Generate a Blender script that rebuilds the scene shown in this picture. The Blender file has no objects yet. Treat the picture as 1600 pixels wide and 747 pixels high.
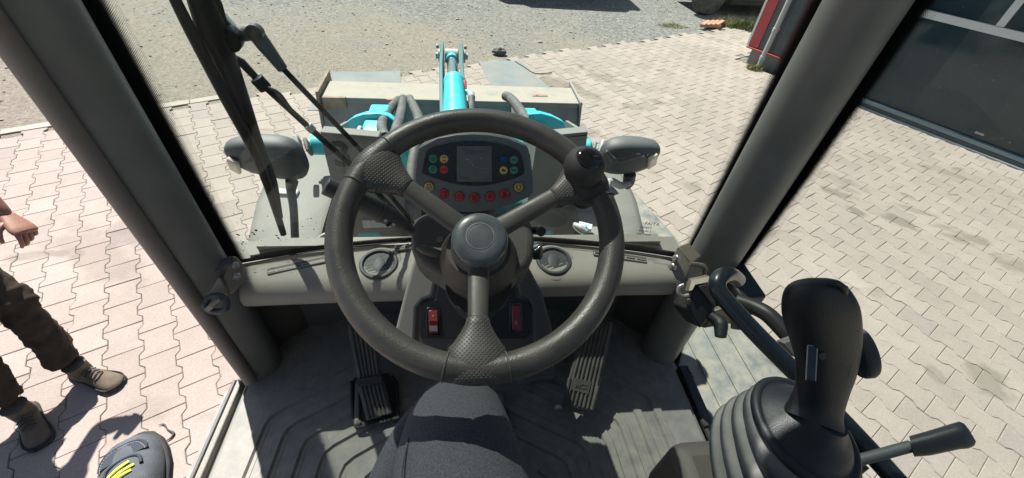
import bpy, bmesh, math, random
import numpy as np
from mathutils import Vector, Matrix
random.seed(7); np.random.seed(7)
PI = math.pi
SC = bpy.context.scene
COL = SC.collection

# ------------------------------------------------------------------ camera, sky, sun, exposure
F = 650.0
RM = Matrix(((0.9937363772, -0.0117936972, 0.1111257004), (-0.0893923037, -0.6806318656, 0.7271514832), (0.0670598884, -0.7325306630, -0.6774229101)))
def _orth(m):
    x = Vector((m[0][0], m[1][0], m[2][0])).normalized()
    f = Vector((m[0][2], m[1][2], m[2][2])); f = (f - x * f.dot(x)).normalized()
    d = f.cross(x)
    return x, d, f
CX, CD, CF = _orth(RM)
CAM = Vector((0, 0, 2.2))
cd = bpy.data.cameras.new('camera'); cam = bpy.data.objects.new('camera', cd); COL.objects.link(cam)
cd.sensor_width = 36; cd.sensor_fit = 'HORIZONTAL'; cd.lens = 36 * F / 1600
cd.clip_start = 0.02; cd.clip_end = 2000
up = -CD; back = -CF
cam.matrix_world = Matrix(((CX.x, up.x, back.x, CAM.x), (CX.y, up.y, back.y, CAM.y), (CX.z, up.z, back.z, CAM.z), (0, 0, 0, 1)))
SC.camera = cam

SUN_EL, SUN_AZ = 54.0, -30.0          # azimuth measured from +Y, towards +X
w = bpy.data.worlds.new('World'); SC.world = w; w.use_nodes = True
nt = w.node_tree; bg = nt.nodes['Background']
sky = nt.nodes.new('ShaderNodeTexSky'); sky.sky_type = 'NISHITA'; sky.sun_disc = False
sky.sun_elevation = math.radians(SUN_EL); sky.sun_rotation = math.radians(SUN_AZ); sky.air_density = 1.0; sky.dust_density = 1.2
nt.links.new(sky.outputs[0], bg.inputs[0]); bg.inputs[1].default_value = 0.050
sl = bpy.data.lights.new('sun', 'SUN'); sl.energy = 5.0; sl.angle = math.radians(0.53); sl.color = (1.0, 0.95, 0.88)
so = bpy.data.objects.new('sun', sl); COL.objects.link(so)
az, el = math.radians(SUN_AZ), math.radians(SUN_EL)
sdir = Vector((math.sin(az) * math.cos(el), math.cos(az) * math.cos(el), math.sin(el)))
so.rotation_euler = sdir.to_track_quat('Z', 'Y').to_euler(); so.location = sdir * 40
SC.view_settings.view_transform = 'Standard'; SC.view_settings.look = 'None'
SC.view_settings.exposure = 1.12; SC.view_settings.gamma = 1.0; SC.view_settings.use_curve_mapping = False
SC.cycles.max_bounces = 8; SC.cycles.transparent_max_bounces = 16
SC.cycles.use_denoising = True
SC.cycles.sample_clamp_indirect = 8

# ------------------------------------------------------------------ pixel <-> world helpers (pixels of the 1600x747 photograph)
def ray(px, py): return CX * ((px - 800) / F) + CD * ((py - 373.5) / F) + CF
def at_z(px, py, z): r = ray(px, py); return CAM + r * ((z - CAM.z) / r.z)
def at_y(px, py, y): r = ray(px, py); return CAM + r * (y / r.y)
def at_x(px, py, x): r = ray(px, py); return CAM + r * (x / r.x)
def at_d(px, py, d): return CAM + ray(px, py) * d

class Plane:
    def __init__(s, o, u, v):
        s.o = Vector(o); s.u = Vector(u).normalized(); v = Vector(v)
        s.n = s.u.cross(v).normalized(); s.v = s.n.cross(s.u)
    def hit(s, px, py):
        r = ray(px, py); t = (s.o - CAM).dot(s.n) / r.dot(s.n); return CAM + r * t
    def uv(s, px, py):
        p = s.hit(px, py) - s.o; return (p.dot(s.u), p.dot(s.v))
    def w(s, a, b, c=0.0): return s.o + s.u * a + s.v * b + s.n * c

# ------------------------------------------------------------------ materials
MATS = {}
def nn(t, typ, **kw):
    n = t.nodes.new(typ)
    for k, v in kw.items(): setattr(n, k, v)
    return n
def mat(name, col, rough=0.6, bump=0.0, bscale=200.0, btype='noise', var=0.0, vscale=6.0, dust=0.0, dcol=(0.42, 0.37, 0.31), dscale=7.0,
        metal=0.0, spec=0.5, coat=0.0, updust=0.0, scratch=0.0, dist=0.0015):
    if name in MATS: return MATS[name]
    m = bpy.data.materials.new(name); m.use_nodes = True; t = m.node_tree
    b = t.nodes['Principled BSDF']; L = t.links.new
    b.inputs['Roughness'].default_value = rough; b.inputs['Metallic'].default_value = metal
    b.inputs['Specular IOR Level'].default_value = spec; b.inputs['Coat Weight'].default_value = coat
    tc = nn(t, 'ShaderNodeTexCoord'); src = tc.outputs['Object']
    c = nn(t, 'ShaderNodeRGB'); c.outputs[0].default_value = (*col, 1); out = c.outputs[0]
    if var:
        n = nn(t, 'ShaderNodeTexNoise'); n.inputs['Scale'].default_value = vscale; n.inputs['Detail'].default_value = 6; L(src, n.inputs['Vector'])
        mr = nn(t, 'ShaderNodeMapRange'); mr.inputs['From Min'].default_value = .3; mr.inputs['From Max'].default_value = .7
        mr.inputs['To Min'].default_value = 1 - var; mr.inputs['To Max'].default_value = 1 + var; L(n.outputs['Fac'], mr.inputs['Value'])
        mx = nn(t, 'ShaderNodeVectorMath', operation='SCALE'); L(out, mx.inputs[0]); L(mr.outputs[0], mx.inputs['Scale']); out = mx.outputs[0]
    if dust or updust:
        n = nn(t, 'ShaderNodeTexNoise'); n.inputs['Scale'].default_value = dscale; n.inputs['Detail'].default_value = 9; n.inputs['Roughness'].default_value = .68; L(src, n.inputs['Vector'])
        mr = nn(t, 'ShaderNodeMapRange'); mr.inputs['From Min'].default_value = .38; mr.inputs['From Max'].default_value = .72
        mr.inputs['To Max'].default_value = dust if dust else 0.0; L(n.outputs['Fac'], mr.inputs['Value']); fac = mr.outputs[0]
        if updust:
            g = nn(t, 'ShaderNodeNewGeometry'); sx = nn(t, 'ShaderNodeSeparateXYZ'); L(g.outputs['Normal'], sx.inputs[0])
            m2 = nn(t, 'ShaderNodeMapRange'); m2.inputs['From Min'].default_value = .2; m2.inputs['From Max'].default_value = 1.; m2.inputs['To Max'].default_value = updust
            L(sx.outputs['Z'], m2.inputs['Value'])
            mm = nn(t, 'ShaderNodeMath', operation='MULTIPLY'); L(m2.outputs[0], mm.inputs[0])
            ad0 = nn(t, 'ShaderNodeMath', operation='ADD'); ad0.inputs[1].default_value = .35; L(n.outputs['Fac'], ad0.inputs[0]); L(ad0.outputs[0], mm.inputs[1])
            ad = nn(t, 'ShaderNodeMath', operation='ADD'); ad.use_clamp = True; L(fac, ad.inputs[0]); L(mm.outputs[0], ad.inputs[1]); fac = ad.outputs[0]
        mx = nn(t, 'ShaderNodeMix', data_type='RGBA'); L(fac, mx.inputs[0]); L(out, mx.inputs[6]); mx.inputs[7].default_value = (*dcol, 1); out = mx.outputs[2]
        rr = nn(t, 'ShaderNodeMapRange'); rr.inputs['To Min'].default_value = rough; rr.inputs['To Max'].default_value = .95; L(fac, rr.inputs['Value']); L(rr.outputs[0], b.inputs['Roughness'])
    L(out, b.inputs['Base Color'])
    if bump:
        if btype == 'noise':
            n = nn(t, 'ShaderNodeTexNoise'); n.inputs['Detail'].default_value = 4; h = n.outputs['Fac']
        elif btype == 'dots':
            n = nn(t, 'ShaderNodeTexVoronoi'); n.inputs['Randomness'].default_value = .25; n.feature = 'SMOOTH_F1'; h = n.outputs['Distance']
        elif btype == 'grain':
            n = nn(t, 'ShaderNodeTexVoronoi'); n.feature = 'F1'; h = n.outputs['Distance']
        elif btype == 'weave':
            n = nn(t, 'ShaderNodeTexMagic'); n.turbulence_depth = 1; h = n.outputs['Fac']
        n.inputs['Scale'].default_value = bscale; L(src, n.inputs['Vector'])
        bp = nn(t, 'ShaderNodeBump'); bp.inputs['Strength'].default_value = bump; bp.inputs['Distance'].default_value = dist
        L(h, bp.inputs['Height']); L(bp.outputs[0], b.inputs['Normal'])
    MATS[name] = m; return m

M = dict(
    pillar=mat('pillar paint', (.165, .170, .164), .38, .25, 420, var=.12, vscale=14, dust=.28, dcol=(.26, .235, .20), dscale=12, dist=.0005),
    edge=mat('door edge trim', (.235, .205, .185), .55, .2, 300, var=.1, dust=.3, dcol=(.3, .26, .22)),
    rim=mat('wheel rim foam', (.070, .065, .058), .36, .32, 480, 'grain', var=.22, vscale=34, dust=.34, dcol=(.125, .108, .088), dscale=18, dist=.0007, spec=.7),
    pad=mat('wheel pad', (.066, .062, .056), .38, 0, 360, 'dots', var=.12, dust=.3, dcol=(.15, .135, .115), dscale=12, spec=.7),
    spoke=mat('spoke plastic', (.078, .073, .066), .38, .25, 700, var=.1, dust=.45, dcol=(.16, .145, .12), dscale=16, spec=.6),
    cap=mat('hub cap plastic', (.085, .10, .11), .24, .10, 300, var=.25, vscale=30, dust=.32, dcol=(.22, .23, .23), dscale=28, coat=.2),
    black=mat('black plastic', (.022, .023, .025), .42, .12, 800, dust=.12, dcol=(.16, .15, .14)),
    gloss=mat('gloss black', (.010, .012, .015), .10, coat=.6),
    rubber=mat('black rubber', (.030, .030, .030), .62, .2, 500, dust=.35, dcol=(.16, .15, .13), dscale=20),
    dash=mat('dash plastic', (.36, .34, .30), .55, .5, 620, 'grain', var=.06, vscale=9, dust=.4, dcol=(.43, .395, .335), dscale=9, dist=.0006),
    shroud=mat('column plastic', (.098, .092, .083), .55, .5, 620, 'grain', var=.08, dust=.22, dcol=(.17, .155, .135), dscale=11, dist=.0006),
    vent=mat('vent plastic', (.052, .058, .062), .45, .2, 700, dust=.35, dcol=(.2, .2, .19), dscale=20),
    floor=mat('rubber floor mat', (.235, .238, .228), .68, .5, 120, var=.10, vscale=9, dust=.8, dcol=(.40, .375, .33), dscale=26, dist=.0012),
    pedal=mat('pedal rubber', (.085, .085, .082), .6, .2, 400, dust=.45, dcol=(.27, .26, .24), dscale=24),
    panel=mat('panel face', (.155, .185, .197), .34, .08, 900, var=.06, dust=.16, dcol=(.3, .3, .28), dscale=15),
    panelside=mat('panel side', (.10, .094, .087), .5, .3, 600, 'grain', dust=.3, dcol=(.24, .21, .18)),
    pdark=mat('panel dark window', (.028, .036, .042), .25, dust=.18, dcol=(.14, .15, .15), dscale=30),
    lcd=mat('lcd', (.155, .18, .165), .22, var=.08, vscale=60),
    lcdline=mat('lcd mark', (.11, .14, .145), .3),
    fabric=mat('trouser fabric', (.088, .089, .104), .95, .6, 520, 'noise', var=.30, vscale=420, dist=.0012, spec=.2),
    cyan=mat('cyan paint', (.03, .52, .60), .32, var=.06, dust=.18, dcol=(.35, .4, .38), dscale=9, coat=.2),
    teal=mat('dark teal paint', (.015, .13, .15), .45, dust=.3, dcol=(.12, .12, .1)),
    steel=mat('chrome rod', (.62, .66, .68), .16, metal=1.0),
    zinc=mat('zinc plated steel', (.30, .27, .215), .36, .15, 300, metal=.35, var=.18, vscale=30, dust=.5, dcol=(.27, .21, .15), dscale=22),
    hood=mat('dusty grey bodywork', (.120, .127, .124), .55, .1, 60, var=.05, dust=.35, updust=.28, dcol=(.235, .218, .19), dscale=5),
    frame=mat('grey frame paint', (.135, .15, .15), .5, .1, 90, var=.06, dust=.3, updust=.3, dcol=(.32, .30, .27), dscale=8),
    decal=mat('dark decal', (.028, .034, .036), .5),
    sticker=mat('pale sticker', (.55, .58, .6), .5, var=.2, vscale=90),
    bucket=mat('bucket steel', (.165, .185, .195), .5, .3, 30, var=.15, dust=.6, updust=.8, dcol=(.345, .312, .268), dscale=7),
    rust=mat('rusty steel', (.20, .14, .10), .8, .5, 80, var=.3, dust=.7, dcol=(.42, .36, .30), dscale=18),
    stepm=mat('dirty step plate', (.135, .148, .150), .6, .4, 60, var=.25, vscale=6, dust=1.0, dcol=(.32, .285, .235), dscale=15),
    mirror=mat('mirror shell', (.050, .062, .070), .5, .3, 500, var=.08, updust=.25, dcol=(.25, .25, .24), dscale=14),
    lens=mat('indicator lens', (.62, .55, .45), .2, .3, 200, coat=.4),
    hose=mat('hydraulic hose', (.05, .055, .058), .6, .5, 300, dust=.5, dcol=(.26, .25, .23), dscale=22),
    wiper=mat('wiper black', (.006, .0065, .007), .5, spec=.3),
    rail=mat('blue black rail paint', (.010, .017, .024), .30, coat=.25, dust=.1, dcol=(.15, .17, .18)),
    grip=mat('joystick grip', (.016, .019, .023), .42, .3, 800, updust=.10, dcol=(.12, .15, .18), dscale=18),
    boot=mat('gaiter rubber', (.036, .045, .053), .5, .3, 200, var=.2, vscale=16, dust=.3, updust=.9, dcol=(.27, .265, .25), dscale=16),
    plate=mat('name plate', (.55, .50, .50), .3, metal=.7),
    hosel=mat('worn hose', (.09, .1, .1), .5),
    seat=mat('seat vinyl', (.03, .03, .033), .6, .3, 300),
    headliner=mat('headliner', (.22, .22, .21), .8, .3, 300),
    concrete=mat('kerb concrete', (.34, .305, .265), .9, .5, 60, var=.12, vscale=7, dust=.3, dcol=(.38, .34, .29)),
    slab=mat('ground slab', (.17, .195, .205), .8, .4, 40, var=.12, vscale=3, dust=.8, dcol=(.27, .25, .22), dscale=2.6),
    redp=mat('red trim', (.42, .035, .045), .45, dust=.2, dcol=(.4, .25, .22)),
    dkpanel=mat('dark cladding', (.055, .075, .085), .45, .2, 20, var=.15, dust=.2, dcol=(.2, .2, .19), dscale=4),
    plinth=mat('plinth render', (.20, .20, .19), .9, .4, 40, var=.15, dust=.4, dcol=(.33, .3, .27)),
    pipe=mat('grey pipe', (.36, .38, .385), .5, var=.06, dust=.3, dcol=(.3, .28, .25)),
    alu=mat('white aluminium frame', (.62, .66, .67), .4, dust=.15, dcol=(.4, .4, .38)),
    alub=mat('grey blue frame', (.20, .28, .31), .4, dust=.2, dcol=(.4, .4, .38)),
    truckb=mat('black truck body', (.012, .013, .015), .35, .3, 8, dust=.25, dcol=(.12, .11, .1)),
    tyre=mat('tyre rubber', (.035, .035, .035), .8, .5, 60, dust=.5, dcol=(.25, .23, .2)),
    wrim=mat('grey wheel rim', (.15, .19, .21), .5, .3, 30, var=.15, dust=.3, dcol=(.25, .24, .22)),
    redwood=mat('red brown pallet wood', (.40, .20, .14), .8, .4, 60, var=.2, dust=.3, dcol=(.45, .35, .28)),
    skin=mat('skin', (.30, .145, .10), .5, .3, 350, var=.10, vscale=60),
    trouser=mat('brown work trousers', (.050, .040, .031), .95, .7, 300, 'weave', var=.3, vscale=14, dust=.3, dcol=(.11, .09, .07), dscale=8, spec=.15),
    shirt=mat('dark shirt', (.03, .03, .035), .9, .5, 300),
    hair=mat('hair', (.02, .015, .01), .8),
    suede=mat('brown boot suede', (.115, .088, .064), .85, .5, 120, var=.3, vscale=25, dust=.4, dcol=(.20, .165, .125), dscale=20),
    sole=mat('rubber sole', (.03, .03, .03), .8),
    shoeu=mat('grey blue suede', (.072, .086, .105), .9, .6, 700, 'grain', var=.14, vscale=30, dust=.35, dcol=(.17, .17, .17), dscale=26),
    shoed=mat('dark blue mesh', (.035, .045, .062), .9, .8, 500, 'dots'),
    stitch=mat('stitching', (.38, .38, .36), .8),
    lace=mat('yellow lace', (.72, .72, .05), .7, .5, 400),
    red=mat('red lamp', (.62, .07, .10), .4), green=mat('green lamp', (.08, .36, .27), .4), yellow=mat('yellow lamp', (.70, .55, .20), .4), blue=mat('blue lamp', (.005, .085, .33), .35),
    ringd=mat('lamp outline', (.10, .02, .03), .4), symd=mat('dark symbol', (.02, .02, .02), .4),
    redlens=mat('red switch lens', (.30, .012, .015), .22, coat=.5), redlit=mat('red switch cap', (.45, .09, .07), .25), whitem=mat('white mark', (.6, .6, .58), .4),
    label=mat('glass print', (.01, .01, .012), .5),
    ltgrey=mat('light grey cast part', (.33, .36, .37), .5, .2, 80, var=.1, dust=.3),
    redfit=mat('red fitting', (.40, .05, .04), .4),
)

def glass_mat(name, tint, fac, film=.02, gcol=(1, 1, 1)):
    m = bpy.data.materials.new(name); m.use_nodes = True; t = m.node_tree; t.nodes.clear(); L = t.links.new
    o = nn(t, 'ShaderNodeOutputMaterial'); tr = nn(t, 'ShaderNodeBsdfTransparent'); tr.inputs[0].default_value = (*tint, 1)
    gl = nn(t, 'ShaderNodeBsdfGlossy'); gl.inputs['Roughness'].default_value = .02; gl.inputs[0].default_value = (*gcol, 1)
    lw = nn(t, 'ShaderNodeFresnel'); lw.inputs['IOR'].default_value = 1.35
    mm = nn(t, 'ShaderNodeMath', operation='MULTIPLY'); mm.inputs[1].default_value = fac; L(lw.outputs[0], mm.inputs[0])
    mx = nn(t, 'ShaderNodeMixShader'); L(mm.outputs[0], mx.inputs[0]); L(tr.outputs[0], mx.inputs[1]); L(gl.outputs[0], mx.inputs[2]); # thin uneven film of dust on the pane
    df = nn(t, 'ShaderNodeBsdfDiffuse'); df.inputs[0].default_value = (.55, .53, .48, 1)
    tc = nn(t, 'ShaderNodeTexCoord'); n = nn(t, 'ShaderNodeTexNoise'); n.inputs['Scale'].default_value = 5; n.inputs['Detail'].default_value = 8; L(tc.outputs['Object'], n.inputs['Vector'])
    n2 = nn(t, 'ShaderNodeTexNoise'); n2.inputs['Scale'].default_value = 160; n2.inputs['Detail'].default_value = 2; L(tc.outputs['Object'], n2.inputs['Vector'])
    g2 = nn(t, 'ShaderNodeMath', operation='GREATER_THAN'); g2.inputs[1].default_value = .74; L(n2.outputs['Fac'], g2.inputs[0])
    mr = nn(t, 'ShaderNodeMapRange'); mr.inputs[1].default_value = .35; mr.inputs[2].default_value = .75; mr.inputs[3].default_value = film * .4; mr.inputs[4].default_value = film * 1.8; L(n.outputs['Fac'], mr.inputs[0])
    sp = nn(t, 'ShaderNodeMath', operation='MULTIPLY_ADD'); sp.inputs[1].default_value = .25; L(g2.outputs[0], sp.inputs[0]); L(mr.outputs[0], sp.inputs[2])
    m3 = nn(t, 'ShaderNodeMixShader'); L(sp.outputs[0], m3.inputs[0]); L(mx.outputs[0], m3.inputs[1]); L(df.outputs[0], m3.inputs[2]); L(m3.outputs[0], o.inputs[0])
    return m
M['windscreen'] = glass_mat('windscreen glass', (.84, .915, .865), .7, .018)
M['sideglass'] = glass_mat('side glass', (.71, .78, .735), .6, .02)

def frit_mat():
    m = bpy.data.materials.new('black dotted frit'); m.use_nodes = True; t = m.node_tree; t.nodes.clear(); L = t.links.new
    o = nn(t, 'ShaderNodeOutputMaterial'); tr = nn(t, 'ShaderNodeBsdfTransparent'); df = nn(t, 'ShaderNodeBsdfPrincipled')
    df.inputs['Base Color'].default_value = (.006, .006, .007, 1); df.inputs['Roughness'].default_value = .35
    uv = nn(t, 'ShaderNodeUVMap'); sp = nn(t, 'ShaderNodeSeparateXYZ'); L(uv.outputs[0], sp.inputs[0])
    # u, v are metres across / along the band; dots on a 45 degree grid of 2.6 mm, growing towards the solid side (u = 0)
    P = .0022
    def frac(a, b, sgn):
        ad = nn(t, 'ShaderNodeMath', operation='ADD' if sgn > 0 else 'SUBTRACT'); L(a, ad.inputs[0]); L(b, ad.inputs[1])
        d = nn(t, 'ShaderNodeMath', operation='DIVIDE'); L(ad.outputs[0], d.inputs[0]); d.inputs[1].default_value = P * 1.414
        f = nn(t, 'ShaderNodeMath', operation='FRACT'); L(d.outputs[0], f.inputs[0])
        s = nn(t, 'ShaderNodeMath', operation='SUBTRACT'); L(f.outputs[0], s.inputs[0]); s.inputs[1].default_value = .5
        p = nn(t, 'ShaderNodeMath', operation='POWER'); L(s.outputs[0], p.inputs[0]); p.inputs[1].default_value = 2; return p.outputs[0]
    a = frac(sp.outputs[0], sp.outputs[1], 1); b = frac(sp.outputs[0], sp.outputs[1], -1)
    ad = nn(t, 'ShaderNodeMath', operation='ADD'); L(a, ad.inputs[0]); L(b, ad.inputs[1])
    sq = nn(t, 'ShaderNodeMath', operation='SQRT'); L(ad.outputs[0], sq.inputs[0])
    mr = nn(t, 'ShaderNodeMapRange'); mr.inputs['From Min'].default_value = .0; mr.inputs['From Max'].default_value = .016
    mr.inputs['To Min'].default_value = .74; mr.inputs['To Max'].default_value = .20; L(sp.outputs[0], mr.inputs['Value'])
    ls = nn(t, 'ShaderNodeMath', operation='LESS_THAN'); L(sq.outputs[0], ls.inputs[0]); L(mr.outputs[0], ls.inputs[1])
    mx = nn(t, 'ShaderNodeMixShader'); L(ls.outputs[0], mx.inputs[0]); L(tr.outputs[0], mx.inputs[1]); L(df.outputs[0], mx.inputs[2]); L(mx.outputs[0], o.inputs[0])
    return m
def pad_dots():
    t = M['pad'].node_tree; b = t.nodes['Principled BSDF']; L = t.links.new; tc = nn(t, 'ShaderNodeTexCoord'); P = .0038; ta = math.radians(24)
    U = (1, 0, 0); V = (0, math.cos(ta), math.sin(ta)); hs = []
    for a in (tuple((U[i] + V[i]) / P / 1.414 for i in range(3)), tuple((U[i] - V[i]) / P / 1.414 for i in range(3))):
        d = nn(t, 'ShaderNodeVectorMath', operation='DOT_PRODUCT'); L(tc.outputs['Object'], d.inputs[0]); d.inputs[1].default_value = a
        m_ = nn(t, 'ShaderNodeMath', operation='MULTIPLY'); L(d.outputs['Value'], m_.inputs[0]); m_.inputs[1].default_value = 2 * PI
        c = nn(t, 'ShaderNodeMath', operation='COSINE'); L(m_.outputs[0], c.inputs[0]); hs.append(c.outputs[0])
    ad = nn(t, 'ShaderNodeMath', operation='ADD'); L(hs[0], ad.inputs[0]); L(hs[1], ad.inputs[1])
    mr = nn(t, 'ShaderNodeMapRange', interpolation_type='SMOOTHSTEP'); mr.inputs[1].default_value = .4; mr.inputs[2].default_value = 1.7; L(ad.outputs[0], mr.inputs[0])
    bp = nn(t, 'ShaderNodeBump'); bp.inputs['Strength'].default_value = 1.0; bp.inputs['Distance'].default_value = .0009; bp.invert = False
    L(mr.outputs[0], bp.inputs['Height']); L(bp.outputs[0], b.inputs['Normal'])
pad_dots()
M['frit'] = frit_mat()
M['fritsolid'] = mat('black frit', (.006, .006, .007), .35)

def paver_mat():
    m = bpy.data.materials.new('concrete pavers'); m.use_nodes = True; t = m.node_tree; b = t.nodes['Principled BSDF']; L = t.links.new
    b.inputs['Roughness'].default_value = .88; b.inputs['Specular IOR Level'].default_value = .25
    at = nn(t, 'ShaderNodeAttribute', attribute_name='tint'); tc = nn(t, 'ShaderNodeTexCoord'); src = tc.outputs['Object']
    n1 = nn(t, 'ShaderNodeTexNoise'); n1.inputs['Scale'].default_value = .8; n1.inputs['Detail'].default_value = 7; n1.inputs['Roughness'].default_value = .6; L(src, n1.inputs['Vector'])
    n2 = nn(t, 'ShaderNodeTexNoise'); n2.inputs['Scale'].default_value = 90; n2.inputs['Detail'].default_value = 5; L(src, n2.inputs['Vector'])
    n4 = nn(t, 'ShaderNodeTexNoise'); n4.inputs['Scale'].default_value = 9; n4.inputs['Detail'].default_value = 8; n4.inputs['Roughness'].default_value = .7; L(src, n4.inputs['Vector'])
    def mrn(o, a, b_, c, d):
        r = nn(t, 'ShaderNodeMapRange'); r.inputs[1].default_value = a; r.inputs[2].default_value = b_; r.inputs[3].default_value = c; r.inputs[4].default_value = d; L(o, r.inputs[0]); return r.outputs[0]
    def scale(c, f):
        x = nn(t, 'ShaderNodeVectorMath', operation='SCALE'); L(c, x.inputs[0]); L(f, x.inputs['Scale']); return x.outputs[0]
    c = scale(at.outputs['Color'], mrn(n1.outputs['Fac'], .3, .7, .90, 1.08))
    c = scale(c, mrn(n2.outputs['Fac'], .3, .7, .90, 1.10))
    c = scale(c, mrn(n4.outputs['Fac'], .3, .7, .93, 1.06))
    # oil and damp stains with a shape of their own
    n3 = nn(t, 'ShaderNodeTexNoise'); n3.inputs['Scale'].default_value = 1.7; n3.inputs['Detail'].default_value = 3; n3.inputs['Distortion'].default_value = .6
    mp = nn(t, 'ShaderNodeMapping'); mp.inputs['Scale'].default_value = (1.0, 2.2, 1); mp.inputs['Rotation'].default_value = (0, 0, .6); L(src, mp.inputs[0]); L(mp.outputs[0], n3.inputs['Vector'])
    st = mrn(n3.outputs['Fac'], .63, .72, 0, .5)
    # damp spots and oil drips where they lie on the yard
    ns = nn(t, 'ShaderNodeTexNoise'); ns.inputs['Scale'].default_value = 7; ns.inputs['Detail'].default_value = 4; L(src, ns.inputs['Vector'])
    def spot(px, py, rx, ry, k):
        p = at_z(px, py, 0); mp = nn(t, 'ShaderNodeMapping', vector_type='TEXTURE'); mp.inputs['Location'].default_value = p; mp.inputs['Rotation'].default_value = (0, 0, math.radians(-35)); mp.inputs['Scale'].default_value = (rx, ry, 1); L(src, mp.inputs[0])
        ln = nn(t, 'ShaderNodeVectorMath', operation='LENGTH'); L(mp.outputs[0], ln.inputs[0])
        ad = nn(t, 'ShaderNodeMath', operation='MULTIPLY_ADD'); ad.inputs[1].default_value = 2.2; L(ns.outputs['Fac'], ad.inputs[0]); L(ln.outputs['Value'], ad.inputs[2])
        return mrn(ad.outputs[0], 1.75, 2.25, k, 0)
    for a in ((1299, 297, .10, .07, .5), (1314, 304, .13, .06, .5), (1339, 332, .12, .07, .6), (1326, 296, .08, .05, .3), (1407, 347, .15, .08, .55), (1424, 327, .18, .05, .4), (1420, 307, .08, .05, .35), (1496, 373, .13, .07, .45), (1524, 374, .16, .08, .45), (1483, 271, .2, .07, .3),
              (1463, 586, .06, .07, .35), (1540, 592, .12, .13, .45), (1589, 415, .16, .12, .4), (150, 395, .50, .16, .28), (200, 365, .22, .14, .28), (942, 120, .3, .16, .4), (990, 168, .18, .10, .4), (926, 150, .2, .1, .4), (874, 132, .35, .22, .55), (900, 205, .3, .2, .4), (860, 180, .3, .3, .35), (1085, 292, .1, .1, .3), (225, 640, .10, .10, .22), (1310, 280, .2, .1, .25)):
        s_ = spot(*a); m_ = nn(t, 'ShaderNodeMath', operation='MAXIMUM'); L(st, m_.inputs[0]); L(s_, m_.inputs[1]); st = m_.outputs[0]
    mx = nn(t, 'ShaderNodeMix', data_type='RGBA'); L(st, mx.inputs[0]); L(c, mx.inputs[6]); mx.inputs[7].default_value = (.12, .105, .085, 1)
    L(mx.outputs[2], b.inputs['Base Color'])
    bp = nn(t, 'ShaderNodeBump'); bp.inputs['Strength'].default_value = .5; bp.inputs['Distance'].default_value = .0016; L(n2.outputs['Fac'], bp.inputs['Height']); L(bp.outputs[0], b.inputs['Normal'])
    return m
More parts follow.
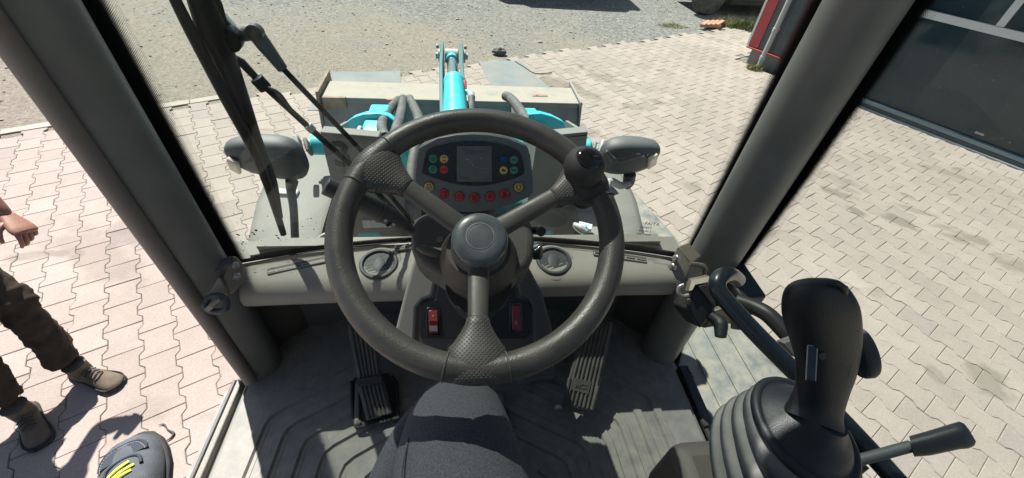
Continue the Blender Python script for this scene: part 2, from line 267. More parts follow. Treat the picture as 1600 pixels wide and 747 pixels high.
def gravel_mat():
    m = bpy.data.materials.new('gravel and dry earth'); m.use_nodes = True; t = m.node_tree; b = t.nodes['Principled BSDF']; L = t.links.new
    b.inputs['Roughness'].default_value = .95; b.inputs['Specular IOR Level'].default_value = .15
    tc = nn(t, 'ShaderNodeTexCoord'); src = tc.outputs['Object']
    n0 = nn(t, 'ShaderNodeTexNoise'); n0.inputs['Scale'].default_value = .42; n0.inputs['Detail'].default_value = 9; n0.inputs['Roughness'].default_value = .62; L(src, n0.inputs['Vector'])
    n1 = nn(t, 'ShaderNodeTexNoise'); n1.inputs['Scale'].default_value = 26; n1.inputs['Detail'].default_value = 10; n1.inputs['Roughness'].default_value = .75; L(src, n1.inputs['Vector'])
    v = nn(t, 'ShaderNodeTexVoronoi'); v.inputs['Scale'].default_value = 34; L(src, v.inputs['Vector'])
    v2 = nn(t, 'ShaderNodeTexVoronoi'); v2.inputs['Scale'].default_value = 75; L(src, v2.inputs['Vector'])
    # bare earth near the paving, grey stone chips farther out
    sx = nn(t, 'ShaderNodeSeparateXYZ'); L(src, sx.inputs[0])
    ma = nn(t, 'ShaderNodeMath', operation='MULTIPLY'); L(sx.outputs['X'], ma.inputs[0]); ma.inputs[1].default_value = .05
    yy = nn(t, 'ShaderNodeMath', operation='MULTIPLY_ADD'); L(sx.outputs['Y'], yy.inputs[0]); yy.inputs[1].default_value = .17; yy.inputs[2].default_value = -1.20
    ad = nn(t, 'ShaderNodeMath', operation='ADD'); L(yy.outputs[0], ad.inputs[0]); L(ma.outputs[0], ad.inputs[1])
    ad2 = nn(t, 'ShaderNodeMath', operation='MULTIPLY_ADD'); L(n0.outputs['Fac'], ad2.inputs[0]); ad2.inputs[1].default_value = 2.2; L(ad.outputs[0], ad2.inputs[2])
    rp = nn(t, 'ShaderNodeMapRange'); rp.inputs[1].default_value = .95; rp.inputs[2].default_value = 1.45; L(ad2.outputs[0], rp.inputs[0])
    cr = nn(t, 'ShaderNodeMix', data_type='RGBA'); L(rp.outputs[0], cr.inputs[0]); cr.inputs[6].default_value = (.315, .282, .240, 1); cr.inputs[7].default_value = (.275, .270, .258, 1)
    hs = nn(t, 'ShaderNodeSeparateColor'); L(v.outputs['Color'], hs.inputs[0])
    r = nn(t, 'ShaderNodeMapRange'); r.inputs[3].default_value = .62; r.inputs[4].default_value = 1.38; L(hs.outputs[0], r.inputs[0])
    one = nn(t, 'ShaderNodeMix', data_type='FLOAT'); L(rp.outputs[0], one.inputs[0]); one.inputs[2].default_value = 1.0; L(r.outputs[0], one.inputs[3])
    s = nn(t, 'ShaderNodeVectorMath', operation='SCALE'); L(cr.outputs[2], s.inputs[0]); L(one.outputs[0], s.inputs['Scale'])
    r2 = nn(t, 'ShaderNodeMapRange'); r2.inputs[1].default_value = .3; r2.inputs[2].default_value = .7; r2.inputs[3].default_value = .55; r2.inputs[4].default_value = 1.35; L(n1.outputs['Fac'], r2.inputs[0])
    s2 = nn(t, 'ShaderNodeVectorMath', operation='SCALE'); L(s.outputs[0], s2.inputs[0]); L(r2.outputs[0], s2.inputs['Scale'])
    L(s2.outputs[0], b.inputs['Base Color'])
    hh = nn(t, 'ShaderNodeMath', operation='MULTIPLY'); L(v.outputs['Distance'], hh.inputs[0]); L(rp.outputs[0], hh.inputs[1])
    h2 = nn(t, 'ShaderNodeMath', operation='MULTIPLY_ADD'); L(n1.outputs['Fac'], h2.inputs[0]); h2.inputs[1].default_value = 1.2; L(hh.outputs[0], h2.inputs[2])
    h3 = nn(t, 'ShaderNodeMath', operation='MULTIPLY_ADD'); L(v2.outputs['Distance'], h3.inputs[0]); h3.inputs[1].default_value = .4; L(h2.outputs[0], h3.inputs[2])
    bp = nn(t, 'ShaderNodeBump'); bp.inputs['Strength'].default_value = .9; bp.inputs['Distance'].default_value = .035; L(h3.outputs[0], bp.inputs['Height']); L(bp.outputs[0], b.inputs['Normal'])
    return m
M['paver'] = paver_mat(); M['gravel'] = gravel_mat()
M['joint'] = mat('joint sand', (.20, .168, .138), .95)
M['doorglass'] = mat('dark workshop glass', (.010, .034, .048), .05, var=.15, vscale=2, dust=.10, dcol=(.09, .12, .125), dscale=2.2, spec=.5)

# ------------------------------------------------------------------ mesh helpers
def finish(bm, name, m, parent=None, smooth=True, bevel=0.0, seg=2, sub=0, sharp=40, label=None):
    bmesh.ops.recalc_face_normals(bm, faces=bm.faces)
    me = bpy.data.meshes.new(name); bm.to_mesh(me); bm.free()
    return link(me, name, m, parent, smooth, bevel, seg, sub, sharp, label)
def link(me, name, m, parent=None, smooth=True, bevel=0.0, seg=2, sub=0, sharp=40, label=None):
    o = bpy.data.objects.new(name, me); COL.objects.link(o)
    for k in (m if isinstance(m, (list, tuple)) else [m]): me.materials.append(M[k] if isinstance(k, str) else k)
    if smooth:
        me.polygons.foreach_set('use_smooth', [True] * len(me.polygons))
        if not sub:
            me.set_sharp_from_angle(angle=math.radians(sharp))
    if bevel:
        b = o.modifiers.new('bevel', 'BEVEL'); b.width = bevel; b.segments = seg; b.limit_method = 'ANGLE'; b.angle_limit = math.radians(35)
        b.harden_normals = False
    if sub:
        s = o.modifiers.new('sub', 'SUBSURF'); s.levels = sub; s.render_levels = sub
    if parent is not None:
        o.parent = parent; o.matrix_parent_inverse = Matrix.Identity(4)
        pl = Vector((0, 0, 0)); p = parent
        while p is not None: pl += p.location; p = p.parent
        o.location = -pl
    if label: o['label'] = label
    return o
def thing(name, label, cat, loc=(0, 0, 0), group=None, kind=None):
    o = bpy.data.objects.new(name, None); COL.objects.link(o); o.location = loc; o.empty_display_size = .1
    o['label'] = label; o['category'] = cat
    if group: o['group'] = group
    if kind: o['kind'] = kind
    return o
def tag(o, label, cat, group=None, kind=None):
    o['label'] = label; o['category'] = cat
    if group: o['group'] = group
    if kind: o['kind'] = kind
    return o
def struct(o): o['kind'] = 'structure'; return o

def add_box(bm, c, s, rot=None):
    mt = Matrix.Translation(Vector(c))
    if rot is not None: mt = mt @ rot.to_4x4()
    mt = mt @ Matrix.Diagonal((*s, 1)); bmesh.ops.create_cube(bm, size=1.0, matrix=mt)
def box(name, c, s, m, parent=None, rot=None, bevel=.003, **k):
    bm = bmesh.new(); add_box(bm, c, s, rot); return finish(bm, name, m, parent, bevel=bevel, **k)
def axes(z, x=None):
    z = Vector(z).normalized()
    if x is None: x = Vector((1, 0, 0)) if abs(z.x) < .8 else Vector((0, 1, 0))
    x = Vector(x); x = (x - z * x.dot(z)).normalized(); y = z.cross(x)
    return Matrix(((x.x, y.x, z.x), (x.y, y.y, z.y), (x.z, y.z, z.z)))
def add_rings(bm, rings, closed_ends=True, loop=False):
    vs = [[bm.verts.new(p) for p in r] for r in rings]; n = len(vs[0])
    for i in range(len(vs) - (0 if loop else 1)):
        a, b = vs[i], vs[(i + 1) % len(vs)]
        for j in range(n): bm.faces.new((a[j], a[(j + 1) % n], b[(j + 1) % n], b[j]))
    if closed_ends and not loop:
        bm.faces.new(list(reversed(vs[0]))); bm.faces.new(vs[-1])
    return vs
def smooth_path(pts, n=8):
    P = [Vector(p) for p in pts]
    if len(P) < 3: return P
    out = []
    Q = [P[0] * 2 - P[1]] + P + [P[-1] * 2 - P[-2]]
    for i in range(1, len(Q) - 2):
        for k in range(n):
            t = k / n; a, b, c, d = Q[i - 1], Q[i], Q[i + 1], Q[i + 2]
            out.append(.5 * ((2 * b) + (-a + c) * t + (2 * a - 5 * b + 4 * c - d) * t * t + (-a + 3 * b - 3 * c + d) * t ** 3))
    out.append(P[-1]); return out
def add_tube(bm, pts, r, seg=12, smooth=True, n=8, flat=1.0, up0=None):
    P0 = [Vector(p) for p in pts]
    P = smooth_path(P0, n) if smooth else P0
    rs = r if isinstance(r, (list, tuple)) else [r] * len(P0)
    if len(P) != len(P0):
        rr = []
        for i in range(len(P)):
            t = i / (len(P) - 1) * (len(P0) - 1); k = min(int(t), len(P0) - 2); rr.append(rs[k] + (rs[k + 1] - rs[k]) * (t - k))
    else: rr = rs
    rings = []; x = None
    for i, p in enumerate(P):
        t = (P[min(i + 1, len(P) - 1)] - P[max(i - 1, 0)])
        if t.length < 1e-9: t = Vector((0, 0, 1))
        t.normalize()
        if x is None: x = Vector(up0) if up0 is not None else (Vector((0, 0, 1)) if abs(t.z) < .9 else Vector((1, 0, 0)))
        x = (x - t * x.dot(t)).normalized(); y = t.cross(x)
        rings.append([p + x * (math.cos(a) * rr[i] * flat) + y * (math.sin(a) * rr[i]) for a in [2 * PI * k / seg for k in range(seg)]])
    add_rings(bm, rings)
def tube(name, pts, r, m, parent=None, seg=14, smooth=True, flat=1.0, up0=None, **k):
    bm = bmesh.new(); add_tube(bm, pts, r, seg, smooth, flat=flat, up0=up0); return finish(bm, name, m, parent, **k)
def add_lathe(bm, o, ax, prof, seg=40, x=None, sx=1.0, sy=1.0):
    A = axes(ax, x); o = Vector(o)
    rings = [[o + A @ Vector((math.cos(a) * r * sx, math.sin(a) * r * sy, h)) for a in [2 * PI * k / seg for k in range(seg)]] for r, h in prof]
    add_rings(bm, rings)
def lathe(name, o, ax, prof, m, parent=None, seg=40, x=None, sx=1.0, sy=1.0, **k):
    bm = bmesh.new(); add_lathe(bm, o, ax, prof, seg, x, sx, sy); return finish(bm, name, m, parent, **k)
def add_prism(bm, pts, off):
    off = Vector(off); a = [bm.verts.new(Vector(p)) for p in pts]; b = [bm.verts.new(Vector(p) + off) for p in pts]; n = len(a)
    bm.faces.new(a); bm.faces.new(list(reversed(b)))
    for i in range(n): bm.faces.new((a[i], a[(i + 1) % n], b[(i + 1) % n], b[i]))
def prism(name, pts, off, m, parent=None, **k):
    bm = bmesh.new(); add_prism(bm, pts, off); return finish(bm, name, m, parent, **k)
def loft(name, rings, m, parent=None, loop=False, **k):
    bm = bmesh.new(); add_rings(bm, rings, loop=loop); return finish(bm, name, m, parent, **k)
def rrect(cx, cy, w_, h_, r, n=5):
    out = []
    for (sx, sy, a0) in ((1, 1, 0), (-1, 1, 90), (-1, -1, 180), (1, -1, 270)):
        for i in range(n + 1):
            a = math.radians(a0 + 90 * i / n); out.append((cx + sx * (w_ / 2 - r) + math.cos(a) * r, cy + sy * (h_ / 2 - r) + math.sin(a) * r))
    return out
def sup(o, x, y, a, b, n=24, e=2.6):
    out = []
    for k in range(n):
        t = 2 * PI * k / n; c, s = math.cos(t), math.sin(t)
        out.append(Vector(o) + Vector(x) * (math.copysign(abs(c) ** (2 / e), c) * a) + Vector(y) * (math.copysign(abs(s) ** (2 / e), s) * b))
    return out
def text(name, s, size, o, u, v, m, parent=None, ext=.0004, bold=0.0, label=None, align='CENTER'):
    cu = bpy.data.curves.new(name, 'FONT'); cu.body = s; cu.size = size; cu.extrude = ext; cu.align_x = align; cu.align_y = 'CENTER'; cu.offset = bold
    t = bpy.data.objects.new(name, cu); COL.objects.link(t)
    dg = bpy.context.evaluated_depsgraph_get(); me = bpy.data.meshes.new_from_object(t.evaluated_get(dg)); bpy.data.objects.remove(t)
    u = Vector(u).normalized(); v = Vector(v); n = u.cross(v).normalized(); v = n.cross(u); o = Vector(o)
    for q in me.vertices: q.co = o + u * q.co.x + v * q.co.y + n * q.co.z
    return link(me, name, m, parent, smooth=False, label=label)
def skin(name, J, E_, m, parent, sub=2, root=None):
    keys = list(J); idx = {k: i for i, k in enumerate(keys)}
    me = bpy.data.meshes.new(name); me.from_pydata([J[k][0] for k in keys], [(idx[a], idx[b]) for a, b in E_], [])
    o = bpy.data.objects.new(name, me); COL.objects.link(o)
    sk = o.modifiers.new('skin', 'SKIN'); sk.use_smooth_shade = True
    if not me.skin_vertices: me.skin_vertices.new()
    for i, k in enumerate(keys):
        r = J[k][1]; me.skin_vertices[0].data[i].radius = (r, r) if not isinstance(r, tuple) else r
        me.skin_vertices[0].data[i].use_root = (k == (root or keys[0]))
    s = o.modifiers.new('sub', 'SUBSURF'); s.levels = sub; s.render_levels = sub
    dg = bpy.context.evaluated_depsgraph_get(); me2 = bpy.data.meshes.new_from_object(o.evaluated_get(dg)); bpy.data.objects.remove(o)
    return link(me2, name, m, parent, sharp=180)
def subobj(o, levels=2):
    s = o.modifiers.new('sub', 'SUBSURF'); s.levels = levels; s.render_levels = levels; return o


# ================================================================== SETTING
A1 = math.radians(118.5); A2 = math.radians(28.5)
E1 = Vector((math.cos(A1), math.sin(A1), 0)); E2 = Vector((math.cos(A2), math.sin(A2), 0))
def ST(s, t, z=0.0): return E1 * s + E2 * t + Vector((0, 0, z))
def border(t): return 5.42 - .05 * max(0, t) ** 1.0 * .9 if t < 4.4 else 5.22 - (t - 4.4) * .075

bm = bmesh.new()
vs = [bm.verts.new(p) for p in ((-300, -300, -.017), (300, -300, -.017), (300, 300, -.017), (-300, 300, -.017))]; bm.faces.new(vs)
struct(finish(bm, 'gravel_ground', 'gravel', smooth=False))

def make_paving():
    W_, L_, d, a, t_ = .165, .20, .012, .037, .026; g = .0010
    prof = [(W_ / 2 + d, 0), (W_ / 2 + d, a), (W_ / 2 - d, a + t_), (W_ / 2 - d, L_ - a - t_), (W_ / 2 + d, L_ - a), (W_ / 2 + d, L_)]
    base = np.array([(x - g, y + (g if y == 0 else (-g if y == L_ else 0))) for x, y in prof] + [(-x + g, y + (g if y == 0 else (-g if y == L_ else 0))) for x, y in reversed(prof)])
    cen = np.array([0, L_ / 2]); n = len(base)
    ins = base.copy(); ins[:, 0] -= np.sign(ins[:, 0]) * .003; ins[:, 1] -= np.sign(ins[:, 1] - L_ / 2) * np.where(np.abs(ins[:, 1] - L_ / 2) > .09, .003, 0)
    V, Fc, C_ = [], [], []; rng = np.random.RandomState(3); k = 0
    e1 = np.array(E1[:2]); e2 = np.array(E2[:2])
    for ci in range(-52, 53):
        tc = ci * W_
        smax = border(tc)
        for ri in range(-27, 28):
            s0 = ri * L_ + (L_ / 2 if ci % 2 else 0)
            if s0 + L_ > smax or s0 < -5: continue
            if tc > 7.02 and s0 < 3.62: continue
            jz = rng.normal(0, .0009); tx, ty = rng.normal(0, .007, 2); rot = rng.normal(0, .006)
            q = rng.rand(); v = rng.normal(1, .035)
            near = 1.0
            col = np.array([.318, .272, .246]) * v
            if q > .88: col = col * np.array([.98, .98, 1.0]) * .96
            if q < .02: col = col * .90
            for (P2, z) in ((ins, 0), (base, -.0035), (base, -.015)):
                x = P2[:, 0]; y = P2[:, 1] - L_ / 2
                x2 = x * math.cos(rot) - y * math.sin(rot); y2 = x * math.sin(rot) + y * math.cos(rot)
                zz = z + jz + x * tx + y * ty
                w2 = np.outer(s0 + L_ / 2 + y2, e1) + np.outer(tc + x2, e2)
                V.append(np.column_stack([w2, zz]))
            Fc.append(list(range(k, k + n)))
            for r_ in (0, 1):
                o = k + r_ * n
                for j in range(n): Fc.append([o + j, o + n + j, o + n + (j + 1) % n, o + (j + 1) % n])
            C_.append(np.tile(np.append(col, 1), (3 * n, 1))); k += 3 * n
    me = bpy.data.meshes.new('paved_yard'); me.from_pydata(np.vstack(V).tolist(), [], Fc)
    at = me.color_attributes.new('tint', 'FLOAT_COLOR', 'POINT'); at.data.foreach_set('color', np.vstack(C_).astype(np.float32).ravel())
    bm = bmesh.new(); bm.from_mesh(me); bmesh.ops.recalc_face_normals(bm, faces=bm.faces); bm.to_mesh(me); bm.free()
    o = link(me, 'paved_yard', 'paver', smooth=False); return struct(o)
make_paving()
bm = bmesh.new()
pts = [ST(-5, -8.6, -.009)] + [ST(border(t) - .17, t, -.009) for t in np.linspace(-8.6, 8.55, 12)] + [ST(3.72, 8.55, -.009), ST(3.72, 7.03, -.009), ST(-5, 7.03, -.009)]
bm.faces.new([bm.verts.new(p) for p in pts]); bm.faces.new
struct(finish(bm, 'paving_bed', 'joint', smooth=False))
# narrow pale kerb strip where the paving ends on the left
bm = bmesh.new()
rng = random.Random(5)
t = -8.4
while t < 8.6:
    l = .5
    s = border(t + l / 2) + .055
    if t < -.4: add_box(bm, ST(s, t + l / 2, -.038 + rng.uniform(-.003, .003)), (.11 if t < 0 else .06, l - .006, .075), Matrix.Rotation(A1 - .0, 3, 'Z'))
    t += l
struct(finish(bm, 'kerb_edging', 'concrete', bevel=.006))

# slabs set in the ground beyond the bucket
def slab(pxs, label, z=.006):
    pts = [at_z(x, y, z) for x, y in pxs]
    o = prism('ground_slab', pts, (0, 0, -.04), 'slab', bevel=.004, smooth=False)
    return tag(o, label, 'slab', 'grey slabs in the ground past the bucket')
slab([(520, 112), (626, 111), (628, 172), (480, 172)], 'grey flat slab on the ground beyond the left part of the bucket')
slab([(748, 96), (812, 94), (862, 140), (872, 150), (776, 150)], 'grey blue flat slab on the ground right of the raised cylinder')

# pebbles scattered on the gravel: too many to count
def pebbles():
    bm = bmesh.new(); rng = random.Random(11)
    for i in range(4500):
        x = rng.uniform(-9, 8); y = rng.uniform(2.8, 12.5)
        s = Vector((x, y, 0)).dot(E1); t = Vector((x, y, 0)).dot(E2)
        if s < border(t) + .15 and not (t > 8.7): continue
        r = rng.choice((.005, .007, .008, .010, .012, .017)) * rng.uniform(.7, 1.3)
        if rng.random() < .01: r *= 2.0
        mt = Matrix.Translation((x, y, -.017 + r * .3)) @ Matrix.Rotation(rng.uniform(0, 6), 4, 'Z') @ Matrix.Rotation(rng.uniform(-.4, .4), 4, 'X') @ Matrix.Diagonal((r * rng.uniform(.8, 1.6), r, r * rng.uniform(.45, .8), 1))
        g = bmesh.ops.create_icosphere(bm, subdivisions=1, radius=1, matrix=mt)
        for v in g['verts']: v.co += Vector((rng.uniform(-1, 1), rng.uniform(-1, 1), rng.uniform(-1, 1))) * r * .16
    o = finish(bm, 'loose_pebbles', mat('pebble stone', (.30, .275, .24), .9, .3, 60, var=.4, vscale=3), smooth=False)
    tag(o, 'small loose grey and brown pebbles scattered over the gravel', 'pebbles', kind='stuff')
pebbles()

# ------------------------------------------------------------------ workshop building on the right
TF = 7.06
def facade_box(name, s0, s1, z0, z1, t0, t1, m, parent, **k):
    return box(name, ST((s0 + s1) / 2, (t0 + t1) / 2, (z0 + z1) / 2), (abs(s1 - s0), abs(t1 - t0), z1 - z0), m, parent, rot=Matrix.Rotation(A1, 3, 'Z'), **k)
wb = thing('workshop_building', 'grey workshop building with red trim strips and a big dark glazed door', 'building', ST(0, TF + .3, 0))
SCN = 3.60
facade_box('plinth', SCN - .06, 2.42, -.1, .20, TF + .03, TF + .22, 'plinth', wb)
facade_box('wall', SCN - .004, 2.42, .235, 4.2, TF + .012, TF + .23, 'dkpanel', wb)
facade_box('side_wall', SCN - .004, SCN - .12, .235, 4.2, TF + .24, TF + 7, 'pipe', wb)
facade_box('side_plinth', SCN - .06, SCN - .2, -.1, .2, TF + .23, TF + 7, 'plinth', wb)
facade_box('ledge', SCN + .02, 2.42, .205, .228, TF - .02, TF + .20, 'redp', wb)
facade_box('red_strip', SCN, SCN - .155, .24, 4.2, TF - .008, TF + .009, 'redp', wb)
facade_box('red_strip', 3.02, 2.92, .24, 4.2, TF - .008, TF + .009, 'redp', wb)
facade_box('corner_trim', SCN + .035, SCN + .003, .24, 4.2, TF - .012, TF + .05, 'alu', wb)
facade_box('upper_wall', 2.416, -7, 3.25, 4.2, TF + .012, TF + .23, 'dkpanel', wb)
facade_box('roof', SCN + .1, -7, 4.203, 4.35, TF - .1, TF + 7.1, 'pipe', wb)
facade_box('door_post', 2.41, 2.30, -.05, 3.24, TF + .0, TF + .12, 'alub', wb)
dr = facade_box('glazed_door', 2.295, -6.9, .10, 3.23, TF + .06, TF + .075, 'doorglass', wb, bevel=0, label='large dark glazed workshop door')
facade_box('threshold', 2.295, -6.9, -.05, .012, TF - .02, TF + .12, 'alu', dr)
facade_box('bottom_rail', 2.295, -6.9, .016, .055, TF + .0, TF + .09, 'dkpanel', dr)
facade_box('bottom_rail', 2.295, -6.9, .058, .105, TF + .005, TF + .10, 'alub', dr)
facade_box('cross_rail', 2.295, -6.9, 1.115, 1.195, TF + .02, TF + .09, 'alu', dr)
for z in (2.2,): facade_box('cross_rail', 2.295, -6.9, z, z + .08, TF + .02, TF + .09, 'alu', dr)
for s in (1.11, -.4, -1.9, -3.4): facade_box('upright', s, s - .07, 1.198, 3.22, TF + .025, TF + .085, 'alu', dr)
pl_ = facade_box('maker_plate', .60, .52, .165, .185, TF + .052, TF + .0595, 'alu', dr, bevel=.001)
text('maker_print', 'PORTAL', .016, ST(.56, TF + .0505, .175), -E1, (0, 0, 1), 'label', dr)
# interior seen dimly: dark box behind the glass
facade_box('inner_wall', 2.28, -6.9, -.05, 3.2, TF + 1.9, TF + 2.0, 'dkpanel', wb)
pp = thing('drainpipe', 'grey round drainpipe standing in front of the dark clad wall', 'drainpipe', ST(3.275, TF - .06, 0))
def pz(z, t=TF - .065): return ST(3.275, t, z)
tube('pipe', [pz(.02), pz(.3), pz(2.2), pz(4.15)], .036, 'pipe', pp, smooth=False)
for z in (.16, .56, 2.0): tube('collar', [pz(z - .03), pz(z + .03)], .043, 'pipe', pp, smooth=False, bevel=.003)
box('bracket', pz(.57, TF - .02), (.05, .05, .02), 'pipe', pp)

# ------------------------------------------------------------------ vehicles at the far edge
def wheel_at(parent, c, axis, R, wd, name='wheel'):
    c = Vector(c); axis = Vector(axis).normalized()
    w_ = lathe(name, c, axis, [(R * .62, -wd / 2), (R * .90, -wd / 2), (R * .985, -wd * .36), (R, -wd * .2), (R, wd * .2), (R * .985, wd * .36), (R * .90, wd / 2), (R * .62, wd / 2)], 'tyre', parent, seg=48)
    lathe('rim', c, axis, [(R * .64, -wd * .45), (R * .63, wd * .47), (R * .60, wd * .40), (R * .54, wd * .33), (R * .22, wd * .30), (R * .20, wd * .40), (R * .12, wd * .46), (.002, wd * .46)], 'wrim', w_, seg=40)
    return w_
tx = at_z(1103, 24, .0); ax_ = Vector((.02, -1, 0)).normalized(); dx = Vector((1, .06, 0)).normalized()
tr = thing('parked_trailer', 'black trailer with a grey rimmed wheel parked beyond the paving', 'trailer', tx + dx * 1.6)
R_ = .35; wc = tx + Vector((.0, .12, R_ - .01))
wheel_at(tr, wc, ax_, R_, .2); wheel_at(tr, wc + Vector((.0, 1.7, 0)), -ax_, R_, .2)
def tb(name, x0, x1, y0, y1, z0, z1, m, **k):
    c = wc + dx * ((x0 + x1) / 2); c.z = (z0 + z1) / 2; c.y += (y0 + y1) / 2
    return box(name, c, (x1 - x0, y1 - y0, z1 - z0), m, tr, rot=Matrix.Rotation(math.atan2(dx.y, dx.x), 3, 'Z'), **k)
tb('body', .36, 4.6, -.16, 1.85, .20, 1.5, 'truckb', bevel=.03)
tb('rear_body', -.40, .34, .30, 1.46, .62, 1.5, 'truckb', bevel=.03)
tb('side_rail', .40, 4.5, -.20, -.165, .30, .36, 'truckb', bevel=.01)
tb('latch', .52, .56, -.19, -.163, .42, .62, 'wrim', bevel=.006)
tb('panel_seam', 1.6, 1.63, -.178, -.163, .40, 1.3, 'wrim', bevel=.002)

# the shaded patch at the top of the frame is cast by a van parked past it
vn = thing('parked_van', 'dark van whose shadow falls on the grey gravel at the top', 'van', (1.9, 10.0, 0))
def vb(name, c, s, m, **k): return box(name, Vector((1.9, 10.0, 0)) + Vector(c), s, m, vn, **k)
vb('body', (-.1, .9, .95), (2.9, 1.5, .9), 'truckb', bevel=.12, seg=4); vb('cabin', (-.2, .95, 1.62), (2.2, 1.3, .5), 'truckb', bevel=.15, seg=4)
vb('window', (-.2, .285, 1.62), (2.0, .02, .34), 'doorglass', bevel=.004)
for sx in (-1.05, .85):
    for sy in (.28, 1.55): wheel_at(vn, Vector((1.9 + sx, 10.0 + sy, .31)), (0, -1 if sy < 1 else 1, 0), .33, .2)

# red brown pallet piece
pc = at_z(1106, 37, .03); pal = thing('broken_pallet', 'small red brown slatted pallet piece lying by the trailer wheel', 'pallet', pc)
for i in range(4):
    a = pc + Vector((.0 + i * .105 - .1, -.10 + i * .02, .04)); box('slat', a, (.075, .42, .02), 'redwood', pal, rot=Matrix.Rotation(-.75, 3, 'Z') , bevel=.002)
for s in (-.13, .13): box('batten', pc + Vector((.05 + s * .7, s * .9 - .07, .01)), (.44, .05, .04), 'redwood', pal, rot=Matrix.Rotation(.12, 3, 'Z'), bevel=.002)

# weeds
M['weed'] = mat('dry weeds', (.20, .19, .075), .9, var=.4, vscale=14); M['weedg'] = mat('green weeds', (.075, .095, .03), .9, var=.4, vscale=14)
def weed(c, rx, ry, h, n, m, label, seed):
    rng = random.Random(seed); bm = bmesh.new()
    for i in range(n):
        a = rng.uniform(0, 2 * PI); q = math.sqrt(rng.random()); x = c.x + math.cos(a) * rx * q; y = c.y + math.sin(a) * ry * q
        hh = h * rng.uniform(.35, 1.15) * (1.15 - q * .6); l = Vector((rng.gauss(0, .3), rng.gauss(0, .3), 1)).normalized() * hh; wv = Vector((rng.uniform(-1, 1), rng.uniform(-1, 1), 0)).normalized() * rng.uniform(.002, .006)
        b0 = Vector((x, y, -.03)); b1 = b0 + l * .55 + Vector((rng.gauss(0, .012), rng.gauss(0, .012), 0)); b2 = b1 + l * .45 + Vector((rng.gauss(0, .035), rng.gauss(0, .035), -.012))
        v = [bm.verts.new(p) for p in (b0 - wv, b0 + wv, b1 + wv, b1 - wv, b2)]; bm.faces.new(v[:4]); bm.faces.new((v[3], v[2], v[4]))
    o = finish(bm, 'weed_clump', m, smooth=False); return tag(o, label, 'weeds', 'weeds along the edge of the paving')
weed(at_z(1140, 38, 0), .42, .22, .20, 900, 'weed', 'yellow dry weed clump beside the red brown pallet under the trailer', 1)
weed(at_z(1170, 44, 0), .40, .2, .26, 700, 'weedg', 'dark green weeds between the trailer and the building corner', 2)
weed(at_z(1052, 40, 0), .30, .15, .10, 350, 'weed', 'low dry weeds at the gravel edge left of the pallet', 3)
weed(at_z(1178, 108, 0), .13, .10, .16, 420, 'weed', 'small weed tuft at the foot of the drainpipe', 4)
weed(at_z(1045, 18, 0), .35, .2, .05, 200, 'weed', 'faint sparse weeds on the gravel near the trailer wheel', 6)

# bits lying about
def lump(px, py, r, label, cat, seed, m='rust'):
    rng = random.Random(seed); c = at_z(px, py, 0); bm = bmesh.new()
    bmesh.ops.create_icosphere(bm, subdivisions=2, radius=1, matrix=Matrix.Translation(c + Vector((0, 0, r * .4))) @ Matrix.Diagonal((r * 1.5, r, r * .7, 1)))
    for v in bm.verts: v.co += Vector((rng.uniform(-1, 1), rng.uniform(-1, 1), rng.uniform(-1, 1))) * r * .25
    return tag(finish(bm, cat, m, smooth=False), label, cat)
lump(780, 84, .07, 'dark jagged stone on the gravel right of the raised cylinder tip', 'stone', 3, 'hose')
c0 = [at_z(x, y, .012) for x, y in ((805, 96), (818, 104), (832, 113), (842, 115), (862, 114))]
tag(tube('dropped_cable', c0, .006, 'rubber'), 'thin dark cable lying across the paving edge by the right slab', 'cable')
c1 = [at_z(x, y, .008) for x, y in ((247, 664), (256, 663), (262, 671), (271, 677), (267, 684), (258, 690), (249, 699))]
tag(tube('bent_wire', c1, [.001, .004, .003, .006, .004, .002, .001], 'rubber'), 'short bent black wire lying on the paving below the cab door', 'wire')

# ------------------------------------------------------------------ people
def hand(bm_parent, wrist, dirv, palm_n, thumb_side, m, scale=1.0, curl=.35, name='hand'):
    """palm and five separate bent fingers, grown as skinned chains rooted in the palm"""
    d = Vector(dirv).normalized(); n = Vector(palm_n); n = (n - d * n.dot(d)).normalized(); s = d.cross(n) * thumb_side; wrist = Vector(wrist)
    sc = scale; bm = bmesh.new()
    rings = []
    for k, (l, wd, th) in enumerate([(-.02, .026, .020), (.0, .028, .019), (.03, .036, .017), (.065, .042, .015), (.088, .041, .0125), (.094, .036, .009)]):
        rings.append(sup(wrist + d * l * sc + s * .002, s, n, wd * sc, th * sc, 20, 2.4))
    add_rings(bm, rings)
    for i, (off, L_, r) in enumerate([(.030, .072, .0088), (.010, .080, .0092), (-.010, .074, .0088), (-.029, .058, .0078)]):
        b = wrist + d * .078 * sc + s * off * sc; a = 0.0; p = b; P = [b - d * .02 * sc, b]; lens = (.45, .30, .25)
        for q in lens:
            a += curl * (.7 + .25 * i); p = p + (d * math.cos(a) + n * math.sin(a) + s * off * .25) .normalized() * L_ * q * sc; P.append(p)
        add_tube(bm, P, [r * sc, r * sc, r * .97 * sc, r * .9 * sc, r * .6 * sc], 10, True, 4)
    b = wrist + d * .022 * sc + s * .028 * sc
    P = [b - s * .012 * sc, b + (d * .5 + s * .75 + n * .3).normalized() * .030 * sc, b + (d * .75 + s * .72 + n * .5).normalized() * .058 * sc, b + (d * .95 + s * .6 + n * .7).normalized() * .082 * sc]
    add_tube(bm, P, [.014 * sc, .0125 * sc, .0105 * sc, .006 * sc], 10, True, 4)
    return bm
def merge(o, bm):
    b2 = bmesh.new(); b2.from_mesh(o.data); me = bpy.data.meshes.new('t'); bm.to_mesh(me); bm.free(); b2.from_mesh(me); bpy.data.meshes.remove(me)
    b2.to_mesh(o.data); b2.free(); o.data.polygons.foreach_set('use_smooth', [True] * len(o.data.polygons))

